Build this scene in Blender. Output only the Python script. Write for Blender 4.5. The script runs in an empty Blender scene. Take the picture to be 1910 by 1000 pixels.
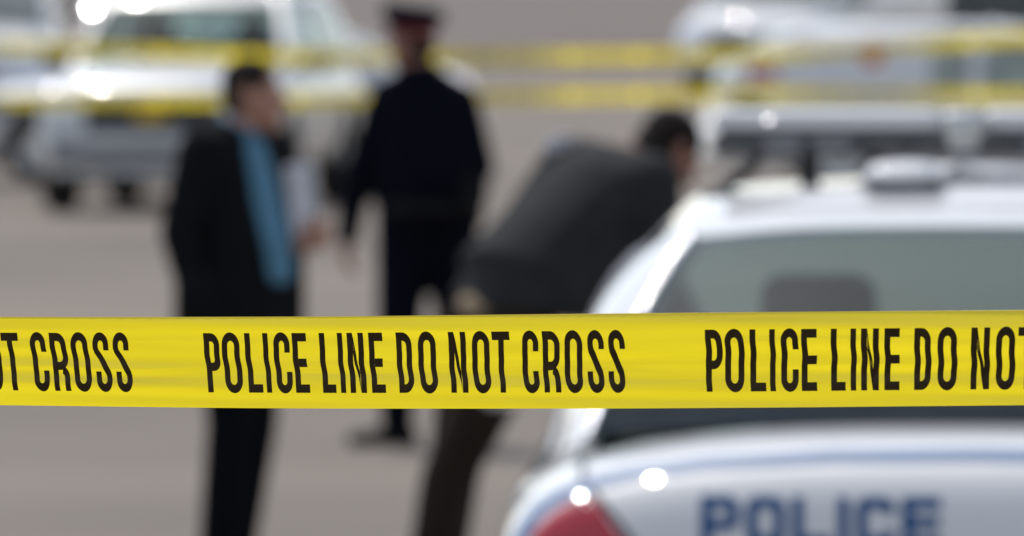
import bpy, bmesh, math, random
from mathutils import Vector, Matrix, Quaternion
from mathutils.bvhtree import BVHTree

random.seed(7)
S = bpy.context.scene
COL = S.collection
R = math.radians

# ------------------------------------------------------------------ camera
H = 2.0                      # eye height
FPX = 15917.0                # focal length in photo pixels (1910 wide) = 300 mm
HORIZON = -60.0              # image row of the horizon
PITCH = math.atan((500 - HORIZON) / FPX)
cd = bpy.data.cameras.new("camera")
cam = bpy.data.objects.new("camera", cd)
COL.objects.link(cam)
cam.location = (0, 0, H)
cam.rotation_euler = (R(90) - PITCH, 0, 0)
cd.sensor_width = 36
cd.lens = 300
cd.clip_start = 0.5
cd.clip_end = 6000
cd.dof.use_dof = True
cd.dof.focus_distance = 7.22
cd.dof.aperture_fstop = 10.4
cd.dof.aperture_blades = 0
S.camera = cam

# ------------------------------------------------------------------ light
EL, AZ = R(59), R(-25)       # sun: high, ahead of the camera and to the left
SUN = Vector((math.sin(AZ) * math.cos(EL), math.cos(AZ) * math.cos(EL), math.sin(EL)))
w = bpy.data.worlds.new("World")
S.world = w
w.use_nodes = True
nt = w.node_tree
nt.nodes.clear()
sky = nt.nodes.new("ShaderNodeTexSky")
sky.sky_type = 'NISHITA'
sky.sun_disc = False
sky.sun_elevation = EL
sky.sun_rotation = AZ
sky.dust_density = 0.8
sky.ozone_density = 0.7
bg = nt.nodes.new("ShaderNodeBackground")
bg.inputs[1].default_value = 0.15
wo = nt.nodes.new("ShaderNodeOutputWorld")
hz = nt.nodes.new("ShaderNodeHueSaturation")       # thin bright haze: a paler sky
hz.inputs["Saturation"].default_value = 0.45
nt.links.new(sky.outputs[0], hz.inputs["Color"])
nt.links.new(hz.outputs[0], bg.inputs[0])
nt.links.new(bg.outputs[0], wo.inputs[0])
ld = bpy.data.lights.new("sun", 'SUN')
ld.energy = 2.2
ld.angle = R(0.53)
ld.color = (1.0, 0.955, 0.90)
lo = bpy.data.objects.new("sun", ld)
COL.objects.link(lo)
lo.rotation_euler = SUN.to_track_quat('Z', 'Y').to_euler()

S.view_settings.view_transform = 'Standard'
S.view_settings.look = 'None'
S.view_settings.exposure = 0.29
S.view_settings.gamma = 1.0
S.cycles.use_denoising = True
S.cycles.max_bounces = 8
S.cycles.transparent_max_bounces = 16


def at(px, py, d):
    """Point seen at photo pixel (px, py), d metres ahead."""
    return Vector(((px - 955) / FPX * d, d, H - (py - HORIZON) / FPX * d))


# ------------------------------------------------------------------ materials
def new_mat(name):
    m = bpy.data.materials.new(name)
    m.use_nodes = True
    return m, m.node_tree, m.node_tree.nodes["Principled BSDF"]


def mat(name, col, rough=0.6, metal=0.0, coat=0.0, spec=0.5, var=0.12, scale=8.0, bump=0.0, bscale=60.0, trans=0.0):
    m, t, b = new_mat(name)
    n, l = t.nodes, t.links
    tc = n.new("ShaderNodeTexCoord")
    nz = n.new("ShaderNodeTexNoise")
    nz.inputs["Scale"].default_value = scale
    nz.inputs["Detail"].default_value = 5
    l.new(tc.outputs["Object"], nz.inputs["Vector"])
    mp = n.new("ShaderNodeMapRange")
    mp.inputs[1].default_value, mp.inputs[2].default_value = 0.25, 0.75
    mp.inputs[3].default_value, mp.inputs[4].default_value = 1 - var, 1 + var
    l.new(nz.outputs["Fac"], mp.inputs[0])
    hs = n.new("ShaderNodeHueSaturation")
    hs.inputs["Color"].default_value = (*col, 1)
    l.new(mp.outputs[0], hs.inputs["Value"])
    l.new(hs.outputs[0], b.inputs["Base Color"])
    b.inputs["Roughness"].default_value = rough
    b.inputs["Metallic"].default_value = metal
    b.inputs["Coat Weight"].default_value = coat
    b.inputs["Coat Roughness"].default_value = 0.035
    b.inputs["Specular IOR Level"].default_value = spec
    b.inputs["Transmission Weight"].default_value = trans
    if bump:
        nb = n.new("ShaderNodeTexNoise")
        nb.inputs["Scale"].default_value = bscale
        nb.inputs["Detail"].default_value = 4
        l.new(tc.outputs["Object"], nb.inputs["Vector"])
        bp = n.new("ShaderNodeBump")
        bp.inputs["Strength"].default_value = bump
        bp.inputs["Distance"].default_value = 0.01
        l.new(nb.outputs["Fac"], bp.inputs["Height"])
        l.new(bp.outputs[0], b.inputs["Normal"])
    return m


def glass_mat(name, tint, veil=0.06, dcol=(0.75, 0.8, 0.78)):  # a diffuse share is mixed in to lighten the pane like glare
    m = bpy.data.materials.new(name)
    m.use_nodes = True
    t = m.node_tree
    n, l = t.nodes, t.links
    n.clear()
    out = n.new("ShaderNodeOutputMaterial")
    tr = n.new("ShaderNodeBsdfTransparent")
    tr.inputs[0].default_value = (*tint, 1)
    gl = n.new("ShaderNodeBsdfGlossy")
    gl.inputs["Roughness"].default_value = 0.03
    lw = n.new("ShaderNodeLayerWeight")      # Schlick reflectance, the same from both sides of the pane
    lw.inputs[0].default_value = 0.5
    pw = n.new("ShaderNodeMath")
    pw.operation = 'POWER'
    pw.inputs[1].default_value = 5.0
    l.new(lw.outputs["Facing"], pw.inputs[0])
    fr = n.new("ShaderNodeMath")
    fr.operation = 'MULTIPLY_ADD'
    l.new(pw.outputs[0], fr.inputs[0])
    fr.inputs[1].default_value = 0.93
    fr.inputs[2].default_value = 0.045
    mx = n.new("ShaderNodeMixShader")
    l.new(fr.outputs[0], mx.inputs[0])
    l.new(tr.outputs[0], mx.inputs[1])
    l.new(gl.outputs[0], mx.inputs[2])
    df = n.new("ShaderNodeBsdfDiffuse")
    tc = n.new("ShaderNodeTexCoord")
    nz = n.new("ShaderNodeTexNoise")
    nz.inputs["Scale"].default_value = 3
    l.new(tc.outputs["Object"], nz.inputs["Vector"])
    mr = n.new("ShaderNodeMapRange")
    mr.inputs[3].default_value, mr.inputs[4].default_value = veil * 0.5, veil * 1.5
    l.new(nz.outputs["Fac"], mr.inputs[0])
    df.inputs[0].default_value = (*dcol, 1)
    m2 = n.new("ShaderNodeMixShader")
    l.new(mr.outputs[0], m2.inputs[0])
    l.new(mx.outputs[0], m2.inputs[1])
    l.new(df.outputs[0], m2.inputs[2])
    l.new(m2.outputs[0], out.inputs[0])
    return m


def tape_mat(name):
    m = bpy.data.materials.new(name)
    m.use_nodes = True
    t = m.node_tree
    n, l = t.nodes, t.links
    n.clear()
    out = n.new("ShaderNodeOutputMaterial")
    uv = n.new("ShaderNodeUVMap")
    mp = n.new("ShaderNodeMapping")
    mp.inputs["Scale"].default_value = (2.2, 6.0, 1)
    l.new(uv.outputs[0], mp.inputs[0])
    nz = n.new("ShaderNodeTexNoise")
    nz.inputs["Scale"].default_value = 1.0
    nz.inputs["Detail"].default_value = 5
    nz.inputs["Distortion"].default_value = 0.6
    l.new(mp.outputs[0], nz.inputs["Vector"])
    fine = n.new("ShaderNodeTexNoise")
    fine.inputs["Scale"].default_value = 900
    fine.inputs["Detail"].default_value = 2
    tc = n.new("ShaderNodeTexCoord")
    l.new(tc.outputs["Object"], fine.inputs["Vector"])
    add = n.new("ShaderNodeMath")
    add.operation = 'MULTIPLY_ADD'
    l.new(fine.outputs["Fac"], add.inputs[0])
    add.inputs[1].default_value = 0.12
    l.new(nz.outputs["Fac"], add.inputs[2])
    bp = n.new("ShaderNodeBump")
    bp.inputs["Strength"].default_value = 0.9
    bp.inputs["Distance"].default_value = 0.00022
    l.new(add.outputs[0], bp.inputs["Height"])
    cr = n.new("ShaderNodeValToRGB")
    cr.color_ramp.elements[0].position = 0.3
    cr.color_ramp.elements[0].color = (0.86, 0.69, 0.008, 1)
    cr.color_ramp.elements[1].position = 0.7
    cr.color_ramp.elements[1].color = (0.90, 0.73, 0.014, 1)
    l.new(nz.outputs["Fac"], cr.inputs[0])
    df = n.new("ShaderNodeBsdfDiffuse")
    tl = n.new("ShaderNodeBsdfTranslucent")
    l.new(cr.outputs[0], df.inputs[0])
    l.new(cr.outputs[0], tl.inputs[0])
    l.new(bp.outputs[0], df.inputs["Normal"])
    l.new(bp.outputs[0], tl.inputs["Normal"])
    mx = n.new("ShaderNodeMixShader")
    mx.inputs[0].default_value = 0.76
    l.new(df.outputs[0], mx.inputs[1])
    l.new(tl.outputs[0], mx.inputs[2])
    gl = n.new("ShaderNodeBsdfGlossy")
    gl.inputs["Roughness"].default_value = 0.32
    l.new(bp.outputs[0], gl.inputs["Normal"])
    m2 = n.new("ShaderNodeMixShader")
    m2.inputs[0].default_value = 0.055
    l.new(mx.outputs[0], m2.inputs[1])
    l.new(gl.outputs[0], m2.inputs[2])
    l.new(m2.outputs[0], out.inputs[0])
    return m


M = {}
M['paint'] = mat("white car paint", (0.66, 0.67, 0.69), 0.5, coat=1.0, spec=0.3, var=0.03, scale=3)
M['silver'] = mat("silver car paint", (0.50, 0.51, 0.51), 0.4, metal=0.25, coat=1.0, var=0.04, scale=3)
M['darkpaint'] = mat("dark green car paint", (0.018, 0.024, 0.024), 0.3, coat=1.0, var=0.1)
M['black'] = mat("black plastic", (0.018, 0.019, 0.021), 0.45)
M['grey'] = mat("grey plastic trim", (0.17, 0.175, 0.185), 0.5)
M['trayplastic'] = mat("dark tray plastic", (0.06, 0.063, 0.07), 0.5)
M['glassblack'] = mat("smoked lamp lens", (0.03, 0.034, 0.04), 0.2, coat=0.6)
M['footband'] = mat("matt dark band", (0.036, 0.043, 0.050), 1.0, spec=0.0)
M['seam'] = mat("shut line shadow gap", (0.05, 0.052, 0.06), 0.7)
M['rubber'] = mat("tyre rubber", (0.02, 0.02, 0.02), 0.85, bump=0.3)
M['rim'] = mat("steel wheel", (0.45, 0.46, 0.47), 0.35, metal=0.8)
M['chrome'] = mat("chrome", (0.85, 0.86, 0.88), 0.12, metal=1.0, var=0.02)
M['red'] = mat("red lamp lens", (0.42, 0.010, 0.026), 0.15, coat=1.0, var=0.15)
M['redstripe'] = mat("red vinyl stripe", (0.50, 0.02, 0.04), 0.4, coat=0.5)
M['blue'] = mat("blue vinyl", (0.010, 0.070, 0.21), 0.55, var=0.05, spec=0.2)
M['bluepale'] = mat("pale blue vinyl stripe", (0.070, 0.155, 0.32), 0.55, var=0.05)
M['lens'] = mat("clear lamp lens", (0.55, 0.56, 0.58), 0.15, coat=1.0, var=0.05)
M['int'] = mat("grey cabin trim", (0.016, 0.018, 0.020), 0.9, var=0.2, spec=0.05)
M['seat'] = mat("seat cloth", (0.022, 0.024, 0.027), 0.95, spec=0.05, var=0.2, bump=0.3)
M['glass'] = glass_mat("tinted car glass", (0.585, 0.72, 0.705), 0.018, (0.45, 0.66, 0.62))
M['glassfar'] = glass_mat("whitened car glass", (0.60, 0.72, 0.70), 0.30)  # strong pale mix stands in for sky glare on the far panes
M['glassdark'] = glass_mat("dark privacy glass", (0.28, 0.33, 0.34), 0.03)
M['gold'] = mat("gold badge", (0.62, 0.42, 0.06), 0.3, metal=0.6)
M['crest'] = mat("orange crest vinyl", (0.55, 0.14, 0.04), 0.5, var=0.3, scale=30)
M['skin'] = mat("skin", (0.36, 0.19, 0.135), 0.5, var=0.1, scale=14, bump=0.1)
M['skindark'] = mat("weathered skin", (0.26, 0.12, 0.085), 0.5, var=0.1, scale=14, bump=0.1)
M['hair'] = mat("dark hair", (0.012, 0.009, 0.008), 0.8, spec=0.15, var=0.4, scale=60, bump=0.6, bscale=120)
M["eye"] = mat("eye", (0.10, 0.08, 0.07), 0.3)
M['suit'] = mat("black suit wool", (0.007, 0.0078, 0.0095), 0.95, var=0.25, scale=18, bump=0.4, bscale=25, spec=0.08)
M['suittrouser'] = mat("black trouser wool", (0.004, 0.0045, 0.0065), 0.95, var=0.25, scale=18, bump=0.4, bscale=25, spec=0.08)
M['shirt'] = mat("blue shirt cotton", (0.072, 0.195, 0.30), 0.8, var=0.12, scale=10, bump=0.4, bscale=20)
M['navy'] = mat("navy uniform cloth", (0.0028, 0.0036, 0.0085), 0.95, var=0.25, scale=18, bump=0.4, bscale=25, spec=0.08)
M['capred'] = mat("red cap band", (0.10, 0.006, 0.011), 0.7)
M['charcoal'] = mat("charcoal jacket cloth", (0.021, 0.0225, 0.0245), 0.85, var=0.25, scale=14, bump=0.5, bscale=18, spec=0.2)
M['brown'] = mat("dark brown trouser cloth", (0.018, 0.0125, 0.0090), 0.95, var=0.25, scale=14, bump=0.4, bscale=22, spec=0.2)
M['tan'] = mat("tan shirt tail", (0.30, 0.23, 0.15), 0.85, var=0.15, bump=0.3)
M['leather'] = mat("black leather", (0.006, 0.006, 0.007), 0.8, bump=0.2, spec=0.15)
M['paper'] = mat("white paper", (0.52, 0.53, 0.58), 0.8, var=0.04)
M['ink'] = mat("black tape ink", (0.030, 0.019, 0.006), 0.38, var=0.25, scale=40, spec=0.22)
M['tape'] = tape_mat("yellow barrier tape")


def ground_mat(name, c0, c1, rough=0.9, scale=0.35, grit=(0.8, 1.2)):
    m, t, b = new_mat(name)
    n, l = t.nodes, t.links
    tc = n.new("ShaderNodeTexCoord")
    big = n.new("ShaderNodeTexNoise")
    big.inputs["Scale"].default_value = scale
    big.inputs["Detail"].default_value = 6
    big.inputs["Roughness"].default_value = 0.6
    l.new(tc.outputs["Object"], big.inputs["Vector"])
    cr = n.new("ShaderNodeValToRGB")
    cr.color_ramp.elements[0].position, cr.color_ramp.elements[1].position = 0.32, 0.68
    cr.color_ramp.elements[0].color = (*c0, 1)
    cr.color_ramp.elements[1].color = (*c1, 1)
    l.new(big.outputs["Fac"], cr.inputs[0])
    fine = n.new("ShaderNodeTexNoise")
    fine.inputs["Scale"].default_value = 90
    fine.inputs["Detail"].default_value = 3
    l.new(tc.outputs["Object"], fine.inputs["Vector"])
    mr = n.new("ShaderNodeMapRange")
    mr.inputs[1].default_value, mr.inputs[2].default_value = 0.3, 0.7
    mr.inputs[3].default_value, mr.inputs[4].default_value = grit
    l.new(fine.outputs["Fac"], mr.inputs[0])
    hs = n.new("ShaderNodeHueSaturation")
    l.new(cr.outputs[0], hs.inputs["Color"])
    l.new(mr.outputs[0], hs.inputs["Value"])
    l.new(hs.outputs[0], b.inputs["Base Color"])
    b.inputs["Roughness"].default_value = rough
    b.inputs["Specular IOR Level"].default_value = 0.2
    bp = n.new("ShaderNodeBump")
    bp.inputs["Strength"].default_value = 0.5
    bp.inputs["Distance"].default_value = 0.006
    l.new(fine.outputs["Fac"], bp.inputs["Height"])
    l.new(bp.outputs[0], b.inputs["Normal"])
    return m


M['asphalt'] = ground_mat("worn grey asphalt", (0.162, 0.139, 0.119), (0.224, 0.193, 0.165), scale=0.14)
M['paving'] = ground_mat("pinkish paving", (0.135, 0.112, 0.100), (0.17, 0.144, 0.130), scale=0.15)
M['kerb'] = ground_mat("concrete kerb", (0.22, 0.21, 0.20), (0.30, 0.28, 0.27), scale=2)


# ------------------------------------------------------------------ mesh helpers
def link(name, me, material=None, parent=None, smooth=True):
    o = bpy.data.objects.new(name, me)
    COL.objects.link(o)
    if material is not None:
        me.materials.clear()
        me.materials.append(material)
    if smooth:
        for p in me.polygons:
            p.use_smooth = True
    if parent is not None:
        o.parent = parent
    return o


def from_bm(name, bm, material=None, parent=None, smooth=True, recalc=False):
    if recalc:
        bmesh.ops.recalc_face_normals(bm, faces=bm.faces)
    me = bpy.data.meshes.new(name)
    bm.to_mesh(me)
    bm.free()
    return link(name, me, material, parent, smooth)


def empty(name, loc, rz=0.0):
    o = bpy.data.objects.new(name, None)
    COL.objects.link(o)
    o.location = loc
    o.rotation_euler = (0, 0, rz)
    o.empty_display_size = 0.2
    return o


def tag(o, label=None, cat=None, group=None, kind=None):
    if label: o['label'] = label
    if cat: o['category'] = cat
    if group: o['group'] = group
    if kind: o['kind'] = kind
    return o


def apply_mods(o):
    """Bake an object's modifiers into its mesh."""
    bpy.context.view_layer.update()
    dg = bpy.context.evaluated_depsgraph_get()
    me = bpy.data.meshes.new_from_object(o.evaluated_get(dg))
    old = o.data
    o.modifiers.clear()
    o.data = me
    bpy.data.meshes.remove(old)
    return o


def copy_tree(o, parent=None):
    c = o.copy()
    COL.objects.link(c)
    if parent is not None:
        c.parent = parent
    for ch in list(o.children):
        copy_tree(ch, c)
    return c


def box(bm, x0, x1, y0, y1, z0, z1, bev=0.0, seg=2):
    r = bmesh.ops.create_cube(bm, size=1)
    vs = r['verts']
    for v in vs:
        v.co = Vector(((x0 + x1) / 2 + v.co.x * (x1 - x0), (y0 + y1) / 2 + v.co.y * (y1 - y0), (z0 + z1) / 2 + v.co.z * (z1 - z0)))
    if bev:
        es = list({e for v in vs for e in v.link_edges})
        bmesh.ops.bevel(bm, geom=es, offset=bev, segments=seg, affect='EDGES', profile=0.5)


def crom(p0, p1, p2, p3, t):
    return 0.5 * ((2 * p1) + (p2 - p0) * t + (2 * p0 - 5 * p1 + 4 * p2 - p3) * t * t + (3 * p1 - p0 - 3 * p2 + p3) * t ** 3)


def resample(rows, sub):
    """Catmull-Rom through a list of equal length tuples."""
    out = []
    n = len(rows)
    for i in range(n - 1):
        a, b, c, d = rows[max(i - 1, 0)], rows[i], rows[i + 1], rows[min(i + 2, n - 1)]
        for k in range(sub):
            t = k / sub
            out.append([crom(a[j], b[j], c[j], d[j], t) for j in range(len(b))])
    out.append(list(rows[-1]))
    return out


# ------------------------------------------------------------------ cars
def body_shell(sections, L, kr, kf):
    rows = resample(sections, 4)
    bm = bmesh.new()
    rings = []
    NT = 14
    for (y, W, zb, zs, zt, p) in rows:
        half = []
        for k in range(NT + 1):
            a = math.pi / 2 * (1 - k / NT)
            half.append((W * max(math.cos(a), 0) ** (2 / p), zs + (zt - zs) * max(math.sin(a), 0) ** (2 / p)))
        half[0] = (0.0, zt)
        h = zs - zb
        half += [(W * 1.002, zs - 0.3 * h), (W * 0.99, zs - 0.65 * h), (W * 0.955, zb + 0.12 * h), (W * 0.87, zb), (0.0, zb)]
        pts = half + [(-x, z) for (x, z) in reversed(half[1:-1])]
        ring = []
        for (x, z) in pts:
            q = (x / 0.96) ** 2
            yy = y + kr * max(0, 1 - y / 1.2) ** 2 * q - kf * max(0, 1 - (L - y) / 1.4) ** 2 * q
            ring.append(bm.verts.new((x, yy, z)))
        rings.append(ring)
    for a, b in zip(rings, rings[1:]):
        m = len(a)
        for i in range(m):
            bm.faces.new((a[i], a[(i + 1) % m], b[(i + 1) % m], b[i]))
    bm.faces.new(list(reversed(rings[0])))
    bm.faces.new(rings[-1])
    bmesh.ops.recalc_face_normals(bm, faces=bm.faces)
    return bm


def cabin(cols, glass_spans, yc, zroof, sub=7, lsub=6):
    """Greenhouse from control columns (each four points belt..roof). Returns bmeshes by key."""
    n = len(cols)
    full = [[Vector(p) for p in c] for c in cols]
    mir = [[Vector((-p[0], p[1], p[2])) for p in c] for c in cols]
    loop = full + [mir[i] for i in range(n - 2, 0, -1)]
    idx = list(range(n)) + list(range(n - 2, 0, -1))
    N = len(loop)
    for c in loop:
        e = Vector((0, min(max(c[3].y, yc[0]), yc[1]), zroof))
        m4 = c[3].lerp(e, 0.45)
        m4.z = zroof - 0.22 * (zroof - c[3].z)
        c += [m4, e]
    dense = []
    span = []
    for i in range(N):
        a, b, c, d = loop[i - 1], loop[i], loop[(i + 1) % N], loop[(i + 2) % N]
        lo = min(idx[i], idx[(i + 1) % N])
        for k in range(sub):
            t = k / sub
            dense.append([crom(a[j], b[j], c[j], d[j], t) for j in range(6)])
            span.append(lo)
    grid = []
    for c in dense:
        g = []
        for i in range(5):
            a, b, c2, d = c[max(i - 1, 0)], c[i], c[i + 1], c[min(i + 2, 5)]
            for k in range(lsub):
                g.append(crom(a, b, c2, d, k / lsub))
        g.append(c[5])
        grid.append(g)
    out = {}
    D = len(grid)
    LV = len(grid[0])
    for i in range(D):
        for j in range(LV - 1):
            key = 'shell'
            if j < 2 * lsub:
                for k, spans in glass_spans.items():
                    if span[i] in spans:
                        key = k
            if key == 'side':
                key = 'side%d_%d' % (span[i], 0 if grid[i][0].x > 0 else 1)
            bm = out.setdefault(key, bmesh.new())
            q = [grid[i][j], grid[(i + 1) % D][j], grid[(i + 1) % D][j + 1], grid[i][j + 1]]
            bm.faces.new([bm.verts.new(p) for p in q])
    for bm in out.values():
        bmesh.ops.remove_doubles(bm, verts=bm.verts, dist=0.0006)
        bmesh.ops.recalc_face_normals(bm, faces=bm.faces)
    return out


def lathe(bm, prof, cx, cy, cz, side, seg=40):
    """Profile of (radius, x offset) spun round the x axis."""
    rings = []
    for k in range(seg):
        a = 2 * math.pi * k / seg
        rings.append([bm.verts.new((cx + side * x, cy + r * math.cos(a), cz + r * math.sin(a))) for (r, x) in prof])
    for i in range(seg):
        a, b = rings[i], rings[(i + 1) % seg]
        for j in range(len(prof) - 1):
            bm.faces.new((a[j], b[j], b[j + 1], a[j + 1]))


def add_wheel(root, x, y, r, side):
    bm = bmesh.new()
    lathe(bm, [(r * 0.62, 0.0), (r * 0.66, 0.02), (r * 0.9, 0.025), (r * 0.985, 0.0), (r, -0.03), (r, -0.17), (r * 0.97, -0.2), (r * 0.62, -0.2)], x, y, r, side)
    t = from_bm("wheel", bm, M['rubber'], root, recalc=True)
    bm = bmesh.new()
    lathe(bm, [(0.001, -0.02), (0.03, -0.015), (0.06, -0.02), (0.08, -0.05), (r * 0.5, -0.03), (r * 0.58, -0.01), (r * 0.63, -0.005), (r * 0.63, -0.05), (0.001, -0.09)], x, y, r, side)
    from_bm("rim", bm, M['rim'], t, recalc=True)


class Surf:
    """Projects shapes on to a car body so that trims and decals follow it."""

    def __init__(self, o):
        bm = bmesh.new()
        bm.from_mesh(o.data)
        self.t = BVHTree.FromBMesh(bm)
        bm.free()

    def hit(self, where, a, b):
        org, d = {'rear': ((a, -2, b), (0, 1, 0)), 'front': ((a, 9, b), (0, -1, 0)), 'top': ((a, b, 4), (0, 0, -1)),
                  'right': ((4, a, b), (-1, 0, 0)), 'left': ((-4, a, b), (1, 0, 0))}[where]
        p, nrm, _, _ = self.t.ray_cast(Vector(org), Vector(d))
        if p is None:
            return None, None
        if nrm.dot(Vector(d)) > 0:
            nrm = -nrm
        return p, nrm

    def patch(self, bm, where, a0, a1, lo, hi, off, na=14, nb=8):
        g = []
        for i in range(na + 1):
            a = a0 + (a1 - a0) * i / na
            row = []
            for j in range(nb + 1):
                b = lo(a) + (hi(a) - lo(a)) * j / nb
                p, nr = self.hit(where, a, b)
                row.append(bm.verts.new(p + nr * off) if p is not None else None)
            g.append(row)
        for i in range(na):
            for j in range(nb):
                q = [g[i][j], g[i + 1][j], g[i + 1][j + 1], g[i][j + 1]]
                if all(v is not None for v in q):
                    bm.faces.new(q)

    def ribbon(self, bm, where, path, width, off, step=0.03):
        pts = []
        for (a, b) in zip(path, path[1:]):
            n = max(1, int(math.dist(a, b) / step))
            for k in range(n):
                pts.append((a[0] + (b[0] - a[0]) * k / n, a[1] + (b[1] - a[1]) * k / n))
        pts.append(path[-1])
        prev = None
        for i, p in enumerate(pts):
            q0, q1 = pts[max(i - 1, 0)], pts[min(i + 1, len(pts) - 1)]
            dx, dy = q1[0] - q0[0], q1[1] - q0[1]
            ln = math.hypot(dx, dy) or 1
            nx, ny = -dy / ln * width / 2, dx / ln * width / 2
            cur = []
            for k in (-1, 0, 1):
                h, nr = self.hit(where, p[0] + k * nx, p[1] + k * ny)
                cur.append(bm.verts.new(h + nr * off) if h is not None else None)
            if prev:
                for k in (0, 1):
                    q = [prev[k], cur[k], cur[k + 1], prev[k + 1]]
                    if all(v is not None for v in q):
                        bm.faces.new(q)
            prev = cur


# --- letters: strips in a unit-high box -------------------------------------------------
def arc(cx, cy, rx, ry, a0, a1, n=12):
    return [(cx + rx * math.cos(R(a0 + (a1 - a0) * k / n)), cy + ry * math.sin(R(a0 + (a1 - a0) * k / n))) for k in range(n + 1)]


def strip(path, t, closed=False):
    dense = []
    seq = path + ([path[0]] if closed else [])
    for a, b in zip(seq, seq[1:]):
        n = max(1, int(math.dist(a, b) / 0.05))
        dense += [(a[0] + (b[0] - a[0]) * k / n, a[1] + (b[1] - a[1]) * k / n) for k in range(n)]
    if not closed:
        dense.append(path[-1])
    N = len(dense)
    rows = []
    for i in range(N):
        a = dense[(i - 1) % N if closed else max(i - 1, 0)]
        b = dense[(i + 1) % N if closed else min(i + 1, N - 1)]
        dx, dy = b[0] - a[0], b[1] - a[1]
        ln = math.hypot(dx, dy) or 1
        nx, ny = -dy / ln * t / 2, dx / ln * t / 2
        rows.append([(dense[i][0] + k * nx, dense[i][1] + k * ny) for k in (-1, 0, 1)])
    quads = []
    for i in range(N if closed else N - 1):
        a, b = rows[i], rows[(i + 1) % N]
        for k in (0, 1):
            quads.append([a[k], b[k], b[k + 1], a[k + 1]])
    return quads


def bar(x0, x1, y0, y1):
    if x1 - x0 > y1 - y0:
        return strip([(x0, (y0 + y1) / 2), (x1, (y0 + y1) / 2)], y1 - y0)
    return strip([((x0 + x1) / 2, y0), ((x0 + x1) / 2, y1)], x1 - x0)


def glyph(ch, w, t, rr=1.0):
    """Letter as quads; w width, t stroke, height 1; rr how round the corners are."""
    h = t / 2
    r = (w - t) / 2 * rr
    X0, X1 = h, w - h
    os = 0.012 if rr > 0.9 else 0.0
    B, T = h - os, 1 - h + os
    ring = arc(X1 - r, T - r, r, r, 0, 90) + arc(X0 + r, T - r, r, r, 90, 180) + arc(X0 + r, B + r, r, r, 180, 270) + arc(X1 - r, B + r, r, r, 270, 360)
    if ch == 'I':
        return bar(0, t, 0, 1)
    if ch == 'L':
        return bar(0, t, 0, 1) + bar(t, w, 0, t)
    if ch == 'E':
        return bar(0, t, 0, 1) + bar(t, w, 0, t) + bar(t, w * 0.96, 0.5 - h, 0.5 + h) + bar(t, w, 1 - t, 1)
    if ch == 'T':
        return bar(0, w, 1 - t, 1) + bar(w / 2 - h, w / 2 + h, 0, 1 - t)
    if ch == 'O':
        return strip(ring, t, True)
    if ch == 'C':
        return strip([(X1, 0.67)] + ring[:26] + ring[26:] + [(X1, 0.35)], t)
    if ch == 'D':
        q = min(r * 1.25, 0.3)
        return bar(0, t, 0, 1) + strip([(t, 1 - h)] + arc(X1 - q, 1 - h - q, q, q, 90, 0) + arc(X1 - q, h + q, q, q, 0, -90) + [(t, h)], t)
    if ch in 'PR':
        yb = 0.43
        q = min(r * 1.1, (1 - h - yb) / 2 - 0.001)
        quads = bar(0, t, 0, 1) + strip([(t, 1 - h)] + arc(X1 - q, 1 - h - q, q, q, 90, 0) + arc(X1 - q, yb + q, q, q, 0, -90) + [(t, yb)], t)
        if ch == 'R':
            quads += strip([(X1 - 0.11, yb - h)] + arc(X1 - 0.11, yb - h - 0.13, 0.11, 0.13, 80, 0, 8) + [(X1, 0)], t)
        return quads
    if ch == 'S':
        p = [(X1, 0.70)] + arc(X1 - r, T - r, r, r, 0, 180)
        p += [(X0, 0.74), (X0 + 0.02, 0.68), (X0 + 0.09, 0.585), (X1 - 0.09, 0.415), (X1 - 0.02, 0.32), (X1, 0.26)]
        p += arc(X1 - r, B + r, r, r, 0, -180) + [(X0, 0.34)]
        return strip(p, t)
    if ch == 'N':
        quads = bar(0, t, 0, 1) + bar(w - t, w, 0, 1)
        n = 16
        for k in range(n):
            f0, f1 = k / n, (k + 1) / n
            x0, x1 = t + (w - 2 * t) * f0, t + (w - 2 * t) * f1
            dtop, dbot = 1.0, 0.66
            quads.append([(x0, dbot * (1 - f0)), (x1, dbot * (1 - f1)), (x1, dtop + (0.34 - dtop) * f1), (x0, dtop + (0.34 - dtop) * f0)])
        return quads
    return []


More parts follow.
